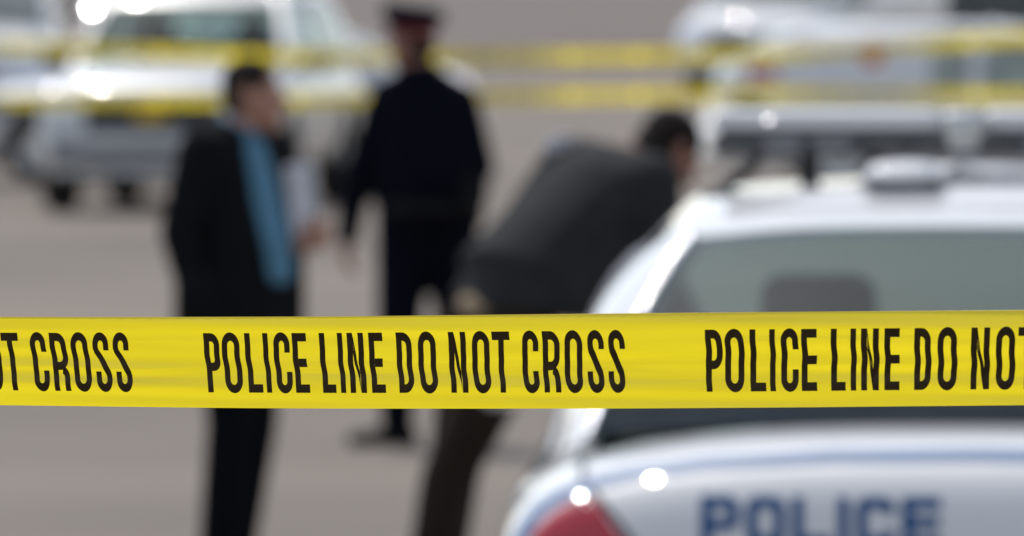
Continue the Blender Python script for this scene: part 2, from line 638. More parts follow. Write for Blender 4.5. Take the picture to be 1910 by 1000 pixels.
SEDAN = [(0.0, .78, .36, .46, .58, 4), (.03, .89, .31, .50, .63, 4), (.075, .94, .28, .55, .69, 4), (.10, .952, .27, .68, .86, 3.2),
         (.15, .957, .27, .74, .965, 3), (.22, .96, .26, .755, 1.020, 3), (.33, .963, .26, .765, 1.055, 3), (.6, .97, .25, .77, 1.070, 3), (.70, .973, .25, .77, 1.055, 3),
         (.80, .975, .25, .77, .97, 3.4), (1.0, .98, .24, .78, .955, 3.6), (1.5, .985, .22, .79, .97, 4), (2.4, .985, .22, .79, .95, 4), (3.4, .985, .22, .79, .955, 4),
         (3.8, .98, .23, .78, .99, 3.3), (4.3, .97, .25, .73, .93, 3), (4.85, .95, .26, .69, .85, 3), (5.15, .92, .28, .62, .77, 3),
         (5.29, .87, .30, .55, .67, 3.5), (5.36, .78, .34, .50, .58, 4)]
SEDAN_COLS = [
    [(0, .60, 1.05), (0, 1.02, 1.285), (0, 1.40, 1.452), (0, 1.62, 1.492)],
    [(.45, .64, 1.05), (.40, 1.05, 1.28), (.36, 1.42, 1.446), (.34, 1.63, 1.487)],
    [(.795, .76, 1.03), (.69, 1.17, 1.275), (.592, 1.48, 1.425), (.50, 1.67, 1.478)],
    [(.872, 1.02, .96), (.785, 1.40, 1.27), (.630, 1.62, 1.43), (.525, 1.76, 1.484)],
    [(.89, 1.40, .92), (.795, 1.62, 1.25), (.635, 1.80, 1.435), (.535, 1.88, 1.492)],
    [(.90, 2.28, .91), (.80, 2.32, 1.23), (.645, 2.34, 1.44), (.545, 2.34, 1.50)],
    [(.90, 2.40, .91), (.80, 2.42, 1.23), (.645, 2.43, 1.44), (.545, 2.43, 1.50)],
    [(.89, 3.58, .91), (.79, 3.22, 1.21), (.635, 2.84, 1.425), (.53, 2.74, 1.486)],
    [(.80, 3.78, .95), (.69, 3.32, 1.22), (.56, 2.90, 1.42), (.475, 2.78, 1.482)],
    [(.42, 3.96, .97), (.38, 3.44, 1.23), (.33, 2.96, 1.43), (.30, 2.81, 1.49)],
    [(0, 4.02, .97), (0, 3.48, 1.23), (0, 2.98, 1.432), (0, 2.82, 1.493)]]
SEDAN_GLASS = {'rear': (0, 1), 'side': (4, 6), 'front': (8, 9)}


def shift_cols(cols, f):
    return [[f(p) for p in c] for c in cols]


def seats(root, y, xs, ztop, w=0.5):
    for x in xs:
        bm = bmesh.new()
        box(bm, x - w / 2, x + w / 2, y - .07, y + .07, .98, ztop - .14, .05, 3)
        s = from_bm("seat", bm, M['seat'], root)
        bm = bmesh.new()
        box(bm, x - .13, x + .13, y - .06, y + .05, ztop - .17, ztop, .052, 5)
        box(bm, x - .05, x - .035, y - .01, y + .01, ztop - .2, ztop - .1)
        box(bm, x + .035, x + .05, y - .01, y + .01, ztop - .2, ztop - .1)
        from_bm("headrest", bm, M['seat'], s)


def build_car(name, loc, rz, sections, L, cols, glass, wheels, wr, paint, yc, zroof, kr=.13, kf=.22,
              glassmat=None, deck=.985, wellx=.72):
    root = empty(name, loc, rz)
    body = from_bm("body", body_shell(sections, L, kr, kf), paint, root)
    # wheel wells
    bm = bmesh.new()
    for y in wheels:
        for s in (-1, 1):
            r = bmesh.ops.create_cone(bm, cap_ends=True, segments=36, radius1=wr + .055, radius2=wr + .055, depth=.5)
            for v in r['verts']:
                v.co = Vector((s * (wellx + .25) + v.co.z, y + v.co.x, wr + .03 + v.co.y))
    cut = from_bm("cut", bm, None, None, recalc=True)
    md = body.modifiers.new("b", 'BOOLEAN')
    md.object = cut
    md.operation = 'DIFFERENCE'
    md.solver = 'EXACT'
    body.parent = None
    apply_mods(body)
    body.parent = root
    bpy.data.objects.remove(cut)
    body.data.materials.clear()
    body.data.materials.append(paint)
    for p in body.data.polygons:
        p.use_smooth = True
    body.data.set_sharp_from_angle(angle=R(38))
    for y in wheels:
        for s in (-1, 1):
            add_wheel(root, s * .955, y, wr, s)
    bms = cabin(cols, glass, yc, zroof)
    for k, b in bms.items():
        if k == 'shell':
            o = from_bm("cabin_shell", b, paint, root)
            sm = o.modifiers.new("s", 'SOLIDIFY')
            sm.thickness = .025
            sm.offset = -1
            o.parent = None
            apply_mods(o)
            o.parent = root
            o.data.set_sharp_from_angle(angle=R(45))
        else:
            nm = {'rear': 'rear_window', 'front': 'windscreen'}.get(k, 'side_window')
            from_bm(nm, b, (glassmat or M['glass']), root)
    # cabin floor at belt height
    bm = bmesh.new()
    ring = [c[0] for c in cols]
    pts = [(p[0] * .93, p[1] + (.06 if p[1] < L / 2 else -.06)) for p in ring]
    pts = pts + [(-x, y) for (x, y) in reversed(pts[1:-1])]
    f = bm.faces.new([bm.verts.new((x, y, deck)) for (x, y) in pts])
    ex = bmesh.ops.extrude_face_region(bm, geom=[f])
    for v in [g for g in ex['geom'] if isinstance(g, bmesh.types.BMVert)]:
        v.co.z += .02
    from_bm("interior", bm, M['int'], root, smooth=False, recalc=True)
    return root, body


def decal_text(surf, root, name, where, text, x0, z0, height, wfac, t, gap, material, flip=1, off=.0025, rr=.45):
    bm = bmesh.new()
    x = 0.0
    for ch in text:
        wd = wfac * (t / wfac if ch == 'I' else 1)
        if ch != ' ':
            for q in glyph(ch, wd, t, rr):
                vs = []
                for (a, b) in q:
                    p, nr = surf.hit(where, x0 + flip * (x + a) * height, z0 + b * height)
                    if p is not None:
                        vs.append(bm.verts.new(p + nr * off))
                if len(vs) == 4:
                    bm.faces.new(vs)
        x += wd + gap
    bmesh.ops.remove_doubles(bm, verts=bm.verts, dist=.0004)
    return from_bm(name, bm, material, root, smooth=True, recalc=False)


def light_bar(root, y, zr):
    """Roof light bar: tray, lenses, mounting feet and gutter brackets."""
    bm = bmesh.new()
    box(bm, -.55, .55, y - .14, y + .14, zr + .052, zr + .105, .018, 3)
    tray = from_bm("light_bar", bm, M['trayplastic'], root)
    for k in range(10):
        x = -.50 + k * .111 + (.012 if k > 4 else -.012)
        bm = bmesh.new()
        box(bm, x - .046 + .005, x + .046 - .005, y - .150, y - .139, zr + .062, zr + .098, .005, 2)
        from_bm("lamp_module", bm, M['grey'] if k in (1, 2, 6, 8) else M['glassblack'], tray)
    for (a, b) in ((-.555, -.05), (.05, .555)):
        bm = bmesh.new()
        box(bm, a, b, y - .145, y + .145, zr + .107, zr + .152, .02, 4)
        from_bm("lens", bm, M['lens'], tray)
    bm = bmesh.new()
    box(bm, -.045, .045, y - .15, y + .15, zr + .06, zr + .148, .012, 3)
    from_bm("centre_light", bm, M['rim'], tray)
    for x in (-.43, .43):
        bm = bmesh.new()
        bm.free()
        dome("bar_glint", root, Vector((x, y - .146, zr + .130)), (.011, .011, .004), M['chrome'], tray)  # added chrome disc, angled to flash the sun off the light bar
    for s in (-1, 1):
        bm = bmesh.new()
        box(bm, s * .34 - .022, s * .34 + .022, y - .03, y + .05, zr - .04, zr + .056, .008, 2)
        from_bm("foot", bm, M['black'], tray)
        bm = bmesh.new()
        p = [Vector((s * .45, y, zr + .06)), Vector((s * .47, y, zr + .02)), Vector((s * .535, y, zr - .025)), Vector((s * .572, y, zr - .05))]
        for a, b in zip(p, p[1:]):
            hull(bm, [(a, (.014, .03, .014)), (b, (.014, .03, .014))])
        from_bm("bracket", bm, M['black'], tray)


def hull(bm, balls, rot=None, u=14, v=9):
    """Convex hull of ellipsoids: a tapered, rounded limb."""
    tmp = bmesh.new()
    for b in balls:
        c, rad = Vector(b[0]), b[1]
        rt = b[2] if len(b) > 2 else rot
        if not isinstance(rad, tuple):
            rad = (rad, rad, rad)
        r = bmesh.ops.create_uvsphere(tmp, u_segments=u, v_segments=v, radius=1)
        for vert in r['verts']:
            q = Vector((vert.co.x * rad[0], vert.co.y * rad[1], vert.co.z * rad[2]))
            if rt is not None:
                q = rt @ q
            vert.co = c + q
    if len(balls) > 1:
        res = bmesh.ops.convex_hull(tmp, input=tmp.verts)
        junk = list({e for e in res['geom_interior'] if isinstance(e, bmesh.types.BMVert)} | {e for e in res['geom_unused'] if isinstance(e, bmesh.types.BMVert)})
        bmesh.ops.delete(tmp, geom=junk, context='VERTS')
    me = bpy.data.meshes.new("tmp")
    tmp.to_mesh(me)
    tmp.free()
    bm.from_mesh(me)
    bpy.data.meshes.remove(me)


def dome(name, root, p, rad, material, parent, up=None):
    """A shallow polished dome added to a car, tipped to throw a sun glint at the camera."""
    mw = Matrix.LocRotScale(root.location, root.rotation_euler, root.scale)
    pw_ = mw @ p
    ax = (SUN.normalized() + (Vector((0, 0, H)) - pw_).normalized()).normalized()
    ax = (root.rotation_euler.to_matrix().inverted() @ ax).normalized()
    rt_ = ax.to_track_quat('Z', 'Y').to_matrix()
    bm = bmesh.new()
    hull(bm, [(p, rad, rt_)], u=32, v=24)
    return from_bm(name, bm, material, parent)


def seen_on(root, surf, px, py):
    """Point of a car's surface (car space) lying under a column and row of the photograph."""
    mi = Matrix.LocRotScale(root.location, root.rotation_euler, root.scale).inverted()
    a_ = mi @ Vector((0, 0, H))
    b_ = mi @ at(px, py, 60.0)
    p, nr, _, _ = surf.t.ray_cast(a_, (b_ - a_).normalized())
    return p, nr


def front_lamps(surf, root, x0, x1, z0, z1, grille, gz0, gz1):
    for s in (-1, 1):
        bm = bmesh.new()
        surf.patch(bm, 'front', s * x0, s * x1, lambda a: z0, lambda a: z1, .012, 10, 6)
        from_bm("headlight", bm, M['chrome'], root, recalc=True)
    bm = bmesh.new()
    surf.patch(bm, 'front', -grille, grille, lambda a: gz0, lambda a: gz1, .01, 16, 8)
    from_bm("grille", bm, M['black'], root, recalc=True)


def mirrors(root, y, z, x, paint):
    for s in (-1, 1):
        bm = bmesh.new()
        hull(bm, [((s * (x + .06), y, z), (.05, .05, .06)), ((s * (x + .16), y - .02, z + .01), (.05, .055, .075))])
        hull(bm, [((s * (x - .06), y + .02, z - .05), .02), ((s * (x + .08), y, z - .03), .025)])
        from_bm("mirror", bm, paint, root)


def side_stripes(surf, root, y0, y1):
    for (nm, z, wd, m) in (("blue_stripe", .70, .10, M['blue']), ("red_stripe", .80, .05, M['redstripe'])):
        for side in ('left', 'right'):
            bm = bmesh.new()
            surf.ribbon(bm, side, [(y0, z), (y1, z - .01)], wd, .003, .08)
            from_bm(nm, bm, m, root)


# ================================================================== ground
def sheet(name, x0, x1, y0, y1, z, m):
    bm = bmesh.new()
    bm.faces.new([bm.verts.new(p) for p in ((x0, y0, z), (x1, y0, z), (x1, y1, z), (x0, y1, z))])
    o = from_bm(name, bm, m, None, smooth=False)
    return tag(o, kind='structure')


sheet("road", -2500, 2500, -60, 5000, 0.0, M['asphalt'])
bm = bmesh.new()
box(bm, -400, 400, 176.3, 3000, -0.05, 0.14)
tag(from_bm("pavement", bm, M['paving'], None, False), kind='structure')
bm = bmesh.new()
for k in range(-40, 40):
    box(bm, k * 2.0 + .005, k * 2.0 + 1.995, 176.0, 176.297, -0.05, 0.145, .015, 2)
tag(from_bm("kerb", bm, M['kerb'], None, False), kind='structure')

# ================================================================== barrier tape
LET = [('P', 388, 28.5), ('O', 421, 33), ('L', 464, 27), ('I', 497.7, 9.5), ('C', 517, 30), ('E', 552, 26.5),
       ('L', 602.5, 25), ('I', 636, 9.5), ('N', 654, 30.5), ('E', 694, 26), ('D', 745, 28.5), ('O', 785, 33),
       ('N', 842, 32), ('O', 885, 32.5), ('T', 922.5, 33), ('C', 978, 30), ('R', 1016, 31.5), ('O', 1056.5, 33), ('S', 1099, 30.5), ('S', 1138, 30.5)]
PERIOD = 923.0


def interp(x, pts):
    if x <= pts[0][0]: 
        (x0, y0), (x1, y1) = pts[0], pts[1]
    elif x >= pts[-1][0]:
        (x0, y0), (x1, y1) = pts[-2], pts[-1]
    else:
        for (x0, y0), (x1, y1) in zip(pts, pts[1:]):
            if x0 <= x <= x1: break
    return y0 + (y1 - y0) * (x - x0) / (x1 - x0)


def smooth_interp(x, pts):
    h = 60
    return (interp(x - h, pts) + 2 * interp(x, pts) + interp(x + h, pts)) / 4


TOPE = [(-4000, 620), (-400, 591.5), (0, 591), (380, 591), (640, 590), (900, 587), (1300, 583), (1910, 578), (2300, 575), (6000, 590)]
BOTE = [(-4000, 760), (-400, 754), (0, 757), (200, 759.5), (400, 762), (640, 763.5), (900, 763.5), (1200, 763), (1500, 761), (1910, 757), (2300, 754), (6000, 770)]
SHEAR = [(-900, 15), (0, 13), (100, 12.5), (390, 10), (740, 8), (1010, 6), (1320, 4.5), (1830, -1), (2600, -4)]


def u_to_px(U):
    return interp(U, [(-4000, -4000 * .96 + 17), (245, 248), (388, 388), (1168, 1168), (1311, 1319), (4000, 1319 + 2689 * 1.085)])


def tape_relief(px, v):
    """Creases of the pulled tape, metres towards the camera."""
    z = (v - .5) * 0.012
    z += 0.0018 * math.sin(v * 6.0 + 0.0011 * px + 0.6)
    c1 = 0.62 + 0.05 * math.sin(px * 0.0042 + 1.0) + 0.02 * math.sin(px * 0.013)
    z += 0.0008 * math.exp(-((v - c1) / 0.075) ** 2) * (0.75 + 0.25 * math.sin(px * 0.006 + 2))
    c2 = 0.40 + 0.045 * math.sin(px * 0.0051 + 3.2) + 0.015 * math.sin(px * 0.017 + 1)
    z -= 0.0007 * math.exp(-((v - c2) / 0.06) ** 2) * (0.7 + 0.3 * math.sin(px * 0.0083))
    c3 = 0.83 - 0.00003 * (px - 900)
    z -= 0.0042 * max(0.0, v - c3) ** 1.2 * 6
    c4 = 0.17 + 0.02 * math.sin(px * 0.003)
    z -= 0.0014 / (1 + math.exp((v - c4) / 0.030))
    for (c0, a1, k1, ph, dep) in ((0.70, .03, .0040, .5, .0007), (0.55, .05, .0031, 2.1, -.0008), (0.47, .04, .0047, 4.0, .0008), (0.33, .05, .0036, 5.2, -.0007), (0.24, .03, .0052, 1.2, .0006)):
        cc = c0 + a1 * math.sin(px * k1 + ph) + .012 * math.sin(px * .021 + ph * 3)
        z += 0.45 * dep * math.exp(-abs(v - cc) / 0.03) * (0.5 + 0.5 * math.sin(px * 0.0045 + ph * 2))
    if v > 0.991:
        z -= (v - 0.991) * 0.10 * (0.75 + 0.25 * math.sin(px * 0.31) * math.sin(px * 0.083))
    z += 0.0003 * math.sin(v * 31 + px * 0.004) * math.sin(px * 0.0037 + v * 3)
    return z


def tape_point(px, v, off=0.0):
    d = 7.12 - 0.17 * (px - 955) / 955
    if px < 0: d = 7.12 + .17 - 0.10 * px / 955
    py = smooth_interp(px, BOTE) + (smooth_interp(px, TOPE) - smooth_interp(px, BOTE)) * v
    # slight scalloping of the cut edge
    p = at(px, py, d)
    p.y -= tape_relief(px, v) + off
    return p


bm = bmesh.new()
uvl = bm.loops.layers.uv.new("UVMap")
cols = [-2600 + k * 10 for k in range(711)]
VV = [k / 96 * 0.985 for k in range(97)] + [0.991, 0.995, 1.0]
NV = len(VV) - 1
grid = [[bm.verts.new(tape_point(px, v)) for v in VV] for px in cols]
for i in range(len(cols) - 1):
    for j in range(NV):
        f = bm.faces.new((grid[i][j], grid[i + 1][j], grid[i + 1][j + 1], grid[i][j + 1]))
        for lp, (a, b) in zip(f.loops, ((i, j), (i + 1, j), (i + 1, j + 1), (i, j + 1))):
            lp[uvl].uv = (cols[a] / 1000.0, VV[b])
tape = from_bm("barrier_tape", bm, M['tape'])
tag(tape, "sharp yellow tape across the front lettered POLICE LINE DO NOT CROSS", "barrier tape")


def wave(px, v):
    return 1.5 * math.sin(v * 7.5 + px * 0.004 + 1.0) + 0.6 * math.sin(v * 17 + px * 0.009)


for rep in (-2, -1, 0, 1, 2):
    bm = bmesh.new()
    for (ch, U, wd) in LET:
        for q in glyph(ch, wd / 117 / .615, .142):
            vs = []
            for (a, b) in q:
                px = u_to_px(U + rep * PERIOD + a * .615 * 117)
                if ch == 'I':
                    px = u_to_px(U + rep * PERIOD + a / .142 * 9.6)
                v = 0.170 + b * 0.652
                px -= smooth_interp(px, SHEAR) * b + wave(px, b) * b * (1 - b) * 3
                vs.append(bm.verts.new(tape_point(px, v, 0.00030)))
            bm.faces.new(vs)
    bmesh.ops.remove_doubles(bm, verts=bm.verts, dist=.00004)
    from_bm("lettering", bm, M['ink'], tape)


def far_tape(label, x0, x1, d0, d1, zfun, sag=0.0):
    """A plain long run of the same tape hung farther off."""
    bm = bmesh.new()
    uvl = bm.loops.layers.uv.new("UVMap")
    n = 160
    g = []

    def P(f, v, off=0.0):
        x = x0 + (x1 - x0) * f
        y = d0 + (d1 - d0) * f
        tw = -.12 + .38 * math.sin(f * 37) + .25 * math.sin(f * 83 + 1)
        z = zfun(x) + (v - .5) * .070 * math.cos(tw)
        return Vector((x, y - math.sin(tw) * (v - .5) * .078 - off, z))
    for i in range(n + 1):
        g.append([bm.verts.new(P(i / n, j / 4)) for j in range(5)])
    for i in range(n):
        for j in range(4):
            f = bm.faces.new((g[i][j], g[i + 1][j], g[i + 1][j + 1], g[i][j + 1]))
            for lp, (a, b) in zip(f.loops, ((i, j), (i + 1, j), (i + 1, j + 1), (i, j + 1))):
                lp[uvl].uv = ((x0 + (x1 - x0) * a / n) / .45, b / 4)
    o = from_bm("barrier_tape", bm, M['tape'])
    tag(o, label, "barrier tape", "blurred barrier tapes strung behind the officers")
    L = abs(x1 - x0)
    k = 0.05
    while k < L - .5:
        bm = bmesh.new()
        for (ch, U, wd) in LET:
            for q in glyph(ch, wd / 117 / .615, .142):
                vs = []
                for (a, b) in q:
                    x = k + ((U - 388) + (a / .142 * 9.6 if ch == 'I' else a * .615 * 117)) / 2236
                    vs.append(bm.verts.new(P(x / L, .17 + b * .65, .002)))
                bm.faces.new(vs)
        from_bm("lettering", bm, M['ink'], o)
        k += PERIOD / 2236


far_tape("upper of two blurred yellow tapes, crossing behind the officer's head", -7.5, 7.5, 49, 55,
         lambda x: interp(x, [(-7, 1.53), (-3.3, 1.545), (-1.5, 1.465), (0, 1.455), (1.6, 1.465), (3.2, 1.565), (7, 1.60)]))
far_tape("lower of two blurred yellow tapes, crossing behind the officer's shoulders", -7.5, 7.5, 50, 53,
         lambda x: interp(x, [(-7, 1.18), (-3, 1.205), (-1.3, 1.205), (0, 1.225), (1.5, 1.235), (3.2, 1.215), (7, 1.2)]))

# ================================================================== police car by the tape
YAW = R(-2.0)
cruiser, body = build_car("police_car", (.925, 16.75, 0), YAW, SEDAN, 5.36, SEDAN_COLS, SEDAN_GLASS, (1.18, 4.10), .335, M['paint'], (1.95, 2.55), 1.532)
tag(cruiser, "white police car seen from behind with blue POLICE lettering on its trunk", "police car")
sf = Surf(body)
decal_text(sf, cruiser, "trunk_lettering", 'rear', "POLICE", -.556, .852, .098, .79, .235, .135, M['blue'])
bm = bmesh.new()
half = [(0, 1.028), (.3, 1.024), (.55, 1.008), (.70, .985), (.78, .965), (.84, .940), (.885, .910), (.92, .86), (.94, .80)]
sf.ribbon(bm, 'rear', [(-x, z) for (x, z) in reversed(half)] + half[1:], .021, .0025)
from_bm("trunk_stripe", bm, M['bluepale'], cruiser)
for s in (-1, 1):
    bm = bmesh.new()
    xs = sorted((s * .892, s * .69))
    hi = lambda a: interp(abs(a), [(.685, .835), (.73, .885), (.758, .924), (.78, .936), (.81, .929), (.85, .905), (.892, .865)])
    sf.patch(bm, 'rear', xs[0], xs[1], lambda a: .72, hi, .012, 18, 12)
    tl = from_bm("tail_light", bm, M['red'], cruiser, recalc=True)
    sm = tl.modifiers.new("s", 'SOLIDIFY')
    sm.thickness = .02
    sm.offset = -1
    bm = bmesh.new()
    sf.ribbon(bm, 'rear', [(s * .785, 1.0), (s * .783, .962), (s * .764, .944), (s * .722, .897), (s * .678, .84), (s * .645, .72)], .013, .0015, .02)
    sf.ribbon(bm, 'top', [(s * .79, .17), (s * .795, .30), (s * .80, .70)], .014, .0015, .03)
    from_bm("trunk_seam", bm, M['seam'], cruiser)
side_stripes(sf, cruiser, .35, 5.0)
bm = bmesh.new()
sf.patch(bm, 'rear', -.16, .16, lambda a: .72, lambda a: .83, .008, 4, 3)
from_bm("number_plate", bm, M['lens'], cruiser, recalc=True)
bm = bmesh.new()
sf.patch(bm, 'rear', -.7, .7, lambda a: .46, lambda a: .56, .012, 20, 4)
from_bm("bumper_strip", bm, M['grey'], cruiser, recalc=True)
front_lamps(sf, cruiser, .48, .82, .62, .72, .36, .56, .70)
mirrors(cruiser, 3.45, 1.02, .93, M['paint'])
light_bar(cruiser, 2.25, 1.532)
seats(cruiser, 2.35, (-.32, .32), 1.315)
bm = bmesh.new()
box(bm, -.62, .62, 1.15, 1.32, .98, 1.10, .05, 3)
from_bm("rear_seat", bm, M['seat'], cruiser)
bm = bmesh.new()
box(bm, -.66, .66, .78, 1.13, 1.0, 1.035, .01, 2)
from_bm("parcel_shelf", bm, M['int'], cruiser)
for s in (-1, 1):
    bm = bmesh.new()
    q = [SEDAN_COLS[2][0], SEDAN_COLS[2][1], SEDAN_COLS[2][2]]
    q = [[s * p[0], p[1] - .012, p[2] + .004] for p in q]
    q = resample(q, 8)
    for a, b in zip(q, q[1:]):
        hull(bm, [(a, .009), (b, .009)], u=8, v=5)
    from_bm("window_moulding", bm, M['chrome'], cruiser)
p, nr = seen_on(cruiser, sf, 1087, 937)
dome("lamp_glint", cruiser, p + nr * .012, (.015, .015, .004), M['chrome'], next(o for o in cruiser.children if o.name.startswith("tail_light")))  # added chrome disc putting a sun glint on the tail light corner
p = Vector(SEDAN_COLS[2][1]).lerp(Vector(SEDAN_COLS[2][2]), .66)
dome("window_glint", cruiser, Vector((-p.x - .008, p.y - .022, p.z + .014)), (.016, .016, .005), M['chrome'], cruiser)  # added disc aimed for a sun glint beside the rear window
# dark band along the foot of the rear window
bm = bmesh.new()
edge = []
for k in (2, 1, 0):
    a_, b_ = Vector(SEDAN_COLS[k][0]), Vector(SEDAN_COLS[k][1])
    edge.append((-a_.x, a_.y, a_.z) + (-b_.x, b_.y, b_.z))
for k in (1, 2):
    a_, b_ = Vector(SEDAN_COLS[k][0]), Vector(SEDAN_COLS[k][1])
    edge.append((a_.x, a_.y, a_.z) + (b_.x, b_.y, b_.z))
prev = None
for q in resample(edge, 10):
    a_, b_ = Vector(q[:3]), Vector(q[3:])
    cur = [bm.verts.new(a_.lerp(b_, t_) + Vector((0, -.008, .014))) for t_ in (0, .12, .24)]
    if prev:
        for i in (0, 1):
            bm.faces.new((prev[i], cur[i], cur[i + 1], prev[i + 1]))
    prev = cur
from_bm("window_band", bm, M['footband'], cruiser, recalc=True)
# low roof antenna, white lid on a grey base
bm = bmesh.new()
hull(bm, [((-.135 - .05, 1.78, 1.512), (.045, .07, .022)), ((-.135 + .05, 1.78, 1.512), (.045, .07, .022))])
ant = from_bm("roof_antenna", bm, M['grey'], cruiser)
bm = bmesh.new()
hull(bm, [((-.135 - .048, 1.78, 1.541), (.048, .080, .012)), ((-.135 + .048, 1.78, 1.542), (.048, .080, .012)), ((-.135 - .03, 1.80, 1.572), (.042, .04, .008)), ((-.135 + .03, 1.80, 1.574), (.042, .04, .008))])
from_bm("antenna_lid", bm, M['paint'], ant)

# ================================================================== silver SUV facing the camera
SUVS = [(0.0, .80, .42, .60, .80, 4), (.04, .90, .38, .66, 1.0, 4), (.12, .95, .35, .80, 1.10, 4), (.5, .965, .33, .86, 1.12, 4), (2.0, .97, .32, .88, 1.13, 4),
        (3.0, .97, .28, .88, 1.13, 4), (3.4, .965, .28, .87, 1.20, 3.2), (3.9, .955, .28, .85, 1.15, 3), (4.35, .94, .28, .80, 1.07, 3), (4.55, .92, .28, .74, 1.01, 3.2),
        (4.63, .91, .28, .68, .93, 3.6), (4.68, .90, .28, .55, .80, 4), (4.75, .87, .29, .50, .60, 4), (4.80, .80, .32, .46, .54, 4)]
SUVC = [
    [(0, .10, 1.08), (0, .20, 1.40), (0, .35, 1.68), (0, .50, 1.745)],
    [(.45, .11, 1.08), (.43, .21, 1.40), (.40, .36, 1.67), (.38, .52, 1.74)],
    [(.82, .16, 1.06), (.76, .25, 1.38), (.68, .40, 1.65), (.60, .58, 1.73)],
    [(.90, .30, 1.04), (.85, .38, 1.38), (.74, .52, 1.66), (.64, .70, 1.735)],
    [(.92, .60, 1.04), (.86, .68, 1.38), (.75, .78, 1.67), (.65, .90, 1.74)],
    [(.92, 1.95, 1.04), (.86, 1.96, 1.38), (.76, 1.97, 1.67), (.66, 1.98, 1.745)],
    [(.92, 2.05, 1.04), (.86, 2.06, 1.38), (.76, 2.07, 1.67), (.66, 2.07, 1.745)],
    [(.91, 3.35, 1.05), (.84, 3.02, 1.38), (.74, 2.72, 1.65), (.64, 2.60, 1.73)],
    [(.82, 3.50, 1.08), (.74, 3.14, 1.38), (.66, 2.80, 1.64), (.58, 2.66, 1.725)],
    [(.42, 3.62, 1.10), (.40, 3.24, 1.38), (.37, 2.86, 1.645), (.34, 2.70, 1.73)],
    [(0, 3.66, 1.10), (0, 3.27, 1.38), (0, 2.88, 1.65), (0, 2.71, 1.735)]]
suv, sb = build_car("sport_utility_vehicle", (0, 0, 0), 0, SUVS, 4.8, SUVC, SEDAN_GLASS, (.95, 3.80), .37, M['silver'], (.9, 2.3), 1.78, kr=.1, kf=.16, deck=1.12)
tag(suv, "silver sport utility vehicle facing us behind the man in the black suit", "suv")
ss = Surf(sb)
for s in (-1, 1):
    bm = bmesh.new()
    ss.patch(bm, 'front', s * .56, s * .85, lambda a: .80, lambda a: .95, .012, 10, 6)
    from_bm("headlight", bm, M['chrome'], suv, recalc=True)
bm = bmesh.new()
ss.patch(bm, 'front', -.52, .52, lambda a: .64, lambda a: .88, .01, 16, 8)
gr = from_bm("grille", bm, M['black'], suv, recalc=True)
bm = bmesh.new()
ss.patch(bm, 'front', -.78, .78, lambda a: .30, lambda a: .60, .01, 16, 4)
from_bm("bumper_trim", bm, M['grey'], suv, recalc=True)
bm = bmesh.new()
hull(bm, [((-.10, 4.715, .76), (.03, .012, .045)), ((-.03, 4.72, .76), (.02, .012, .025))])
hull(bm, [((.10, 4.715, .76), (.03, .012, .045)), ((.03, 4.72, .76), (.02, .012, .025))])
hull(bm, [((-.03, 4.72, .76), (.02, .012, .045)), ((.03, 4.72, .76), (.02, .012, .045))])
from_bm("badge", bm, M['gold'], gr)
mirrors(suv, 3.0, 1.18, .95, M['black'])
seats(suv, 2.1, (-.38, .38), 1.5)
for s in (-1, 1):
    bm = bmesh.new()
    ss.patch(bm, 'rear', s * .74, s * .86, lambda a: .80, lambda a: 1.04, .012, 6, 8)
    from_bm("tail_light", bm, M['red'], suv, recalc=True)
    bm = bmesh.new()
    box(bm, s * .62 - .02, s * .62 + .02, .7, 2.5, 1.742, 1.80, .012, 2)
    from_bm("roof_rail", bm, M['black'], suv)
a = R(8)
front = Vector((-2.95, 69.3, 0))
suv.rotation_euler = (0, 0, math.pi - a)
suv.scale = (1.06, 1.0, 1.04)
suv.location = front + Vector((math.sin(a), math.cos(a), 0)) * 4.8
ssh = Surf(next(o for o in suv.children if o.name.startswith("cabin_shell")))
p, nr = seen_on(suv, ssh, 180, 40)
if p is not None:
    bm = bmesh.new()
    hull(bm, [(p, .012), (p + nr * .10, .02)])
    br = from_bm("glint_stalk", bm, M['black'], suv)  # stalk added only to carry the glint disc on the pillar
    dome("pillar_glint", suv, p + nr * .11, (.085, .085, .014), M['chrome'], br)  # polished disc added to mirror the sun into the lens
for (px_, py_) in ((100, 170), (160, 162)):
    p, nr = seen_on(suv, ss, px_, py_)
    if p is not None:
        dome("nose_glint", suv, p + nr * .01, (.042, .042, .014), M['chrome'], suv)  # small mirrors added for sun glints at the hood's front corner

# ================================================================== far sedans
far, fb = build_car("police_car", (0, 0, 0), 0, SEDAN, 5.36, SEDAN_COLS, SEDAN_GLASS, (1.18, 4.10), .335, M['paint'], (1.95, 2.55), 1.48, glassmat=M['glassfar'])
fs = Surf(fb)
side_stripes(fs, far, .30, 5.05)
for s in (-1, 1):
    bm = bmesh.new()
    fs.patch(bm, 'rear', *sorted((s * .90, s * .60)), lambda a: .76, lambda a: .93, .012, 10, 6)
    from_bm("tail_light", bm, M['red'], far, recalc=True)
    bm = bmesh.new()
    fs.patch(bm, 'left' if s < 0 else 'right', .09, .40, lambda a: .82, lambda a: .99, .008, 6, 5)
    from_bm("side_marker", bm, M['red'], far, recalc=True)
front_lamps(fs, far, .48, .82, .62, .72, .36, .56, .70)
mirrors(far, 3.45, 1.02, .93, M['paint'])
seats(far, 2.35, (-.38, .38), 1.30)
# side-on behind the officer, facing left (tail at the officer's shoulder)
far.location = ((906 - 955) / 200, 79.6, 0)
far.rotation_euler = (0, 0, R(90))
tag(far, "blurred white car seen side on between the silver vehicle and the officer", "police car")
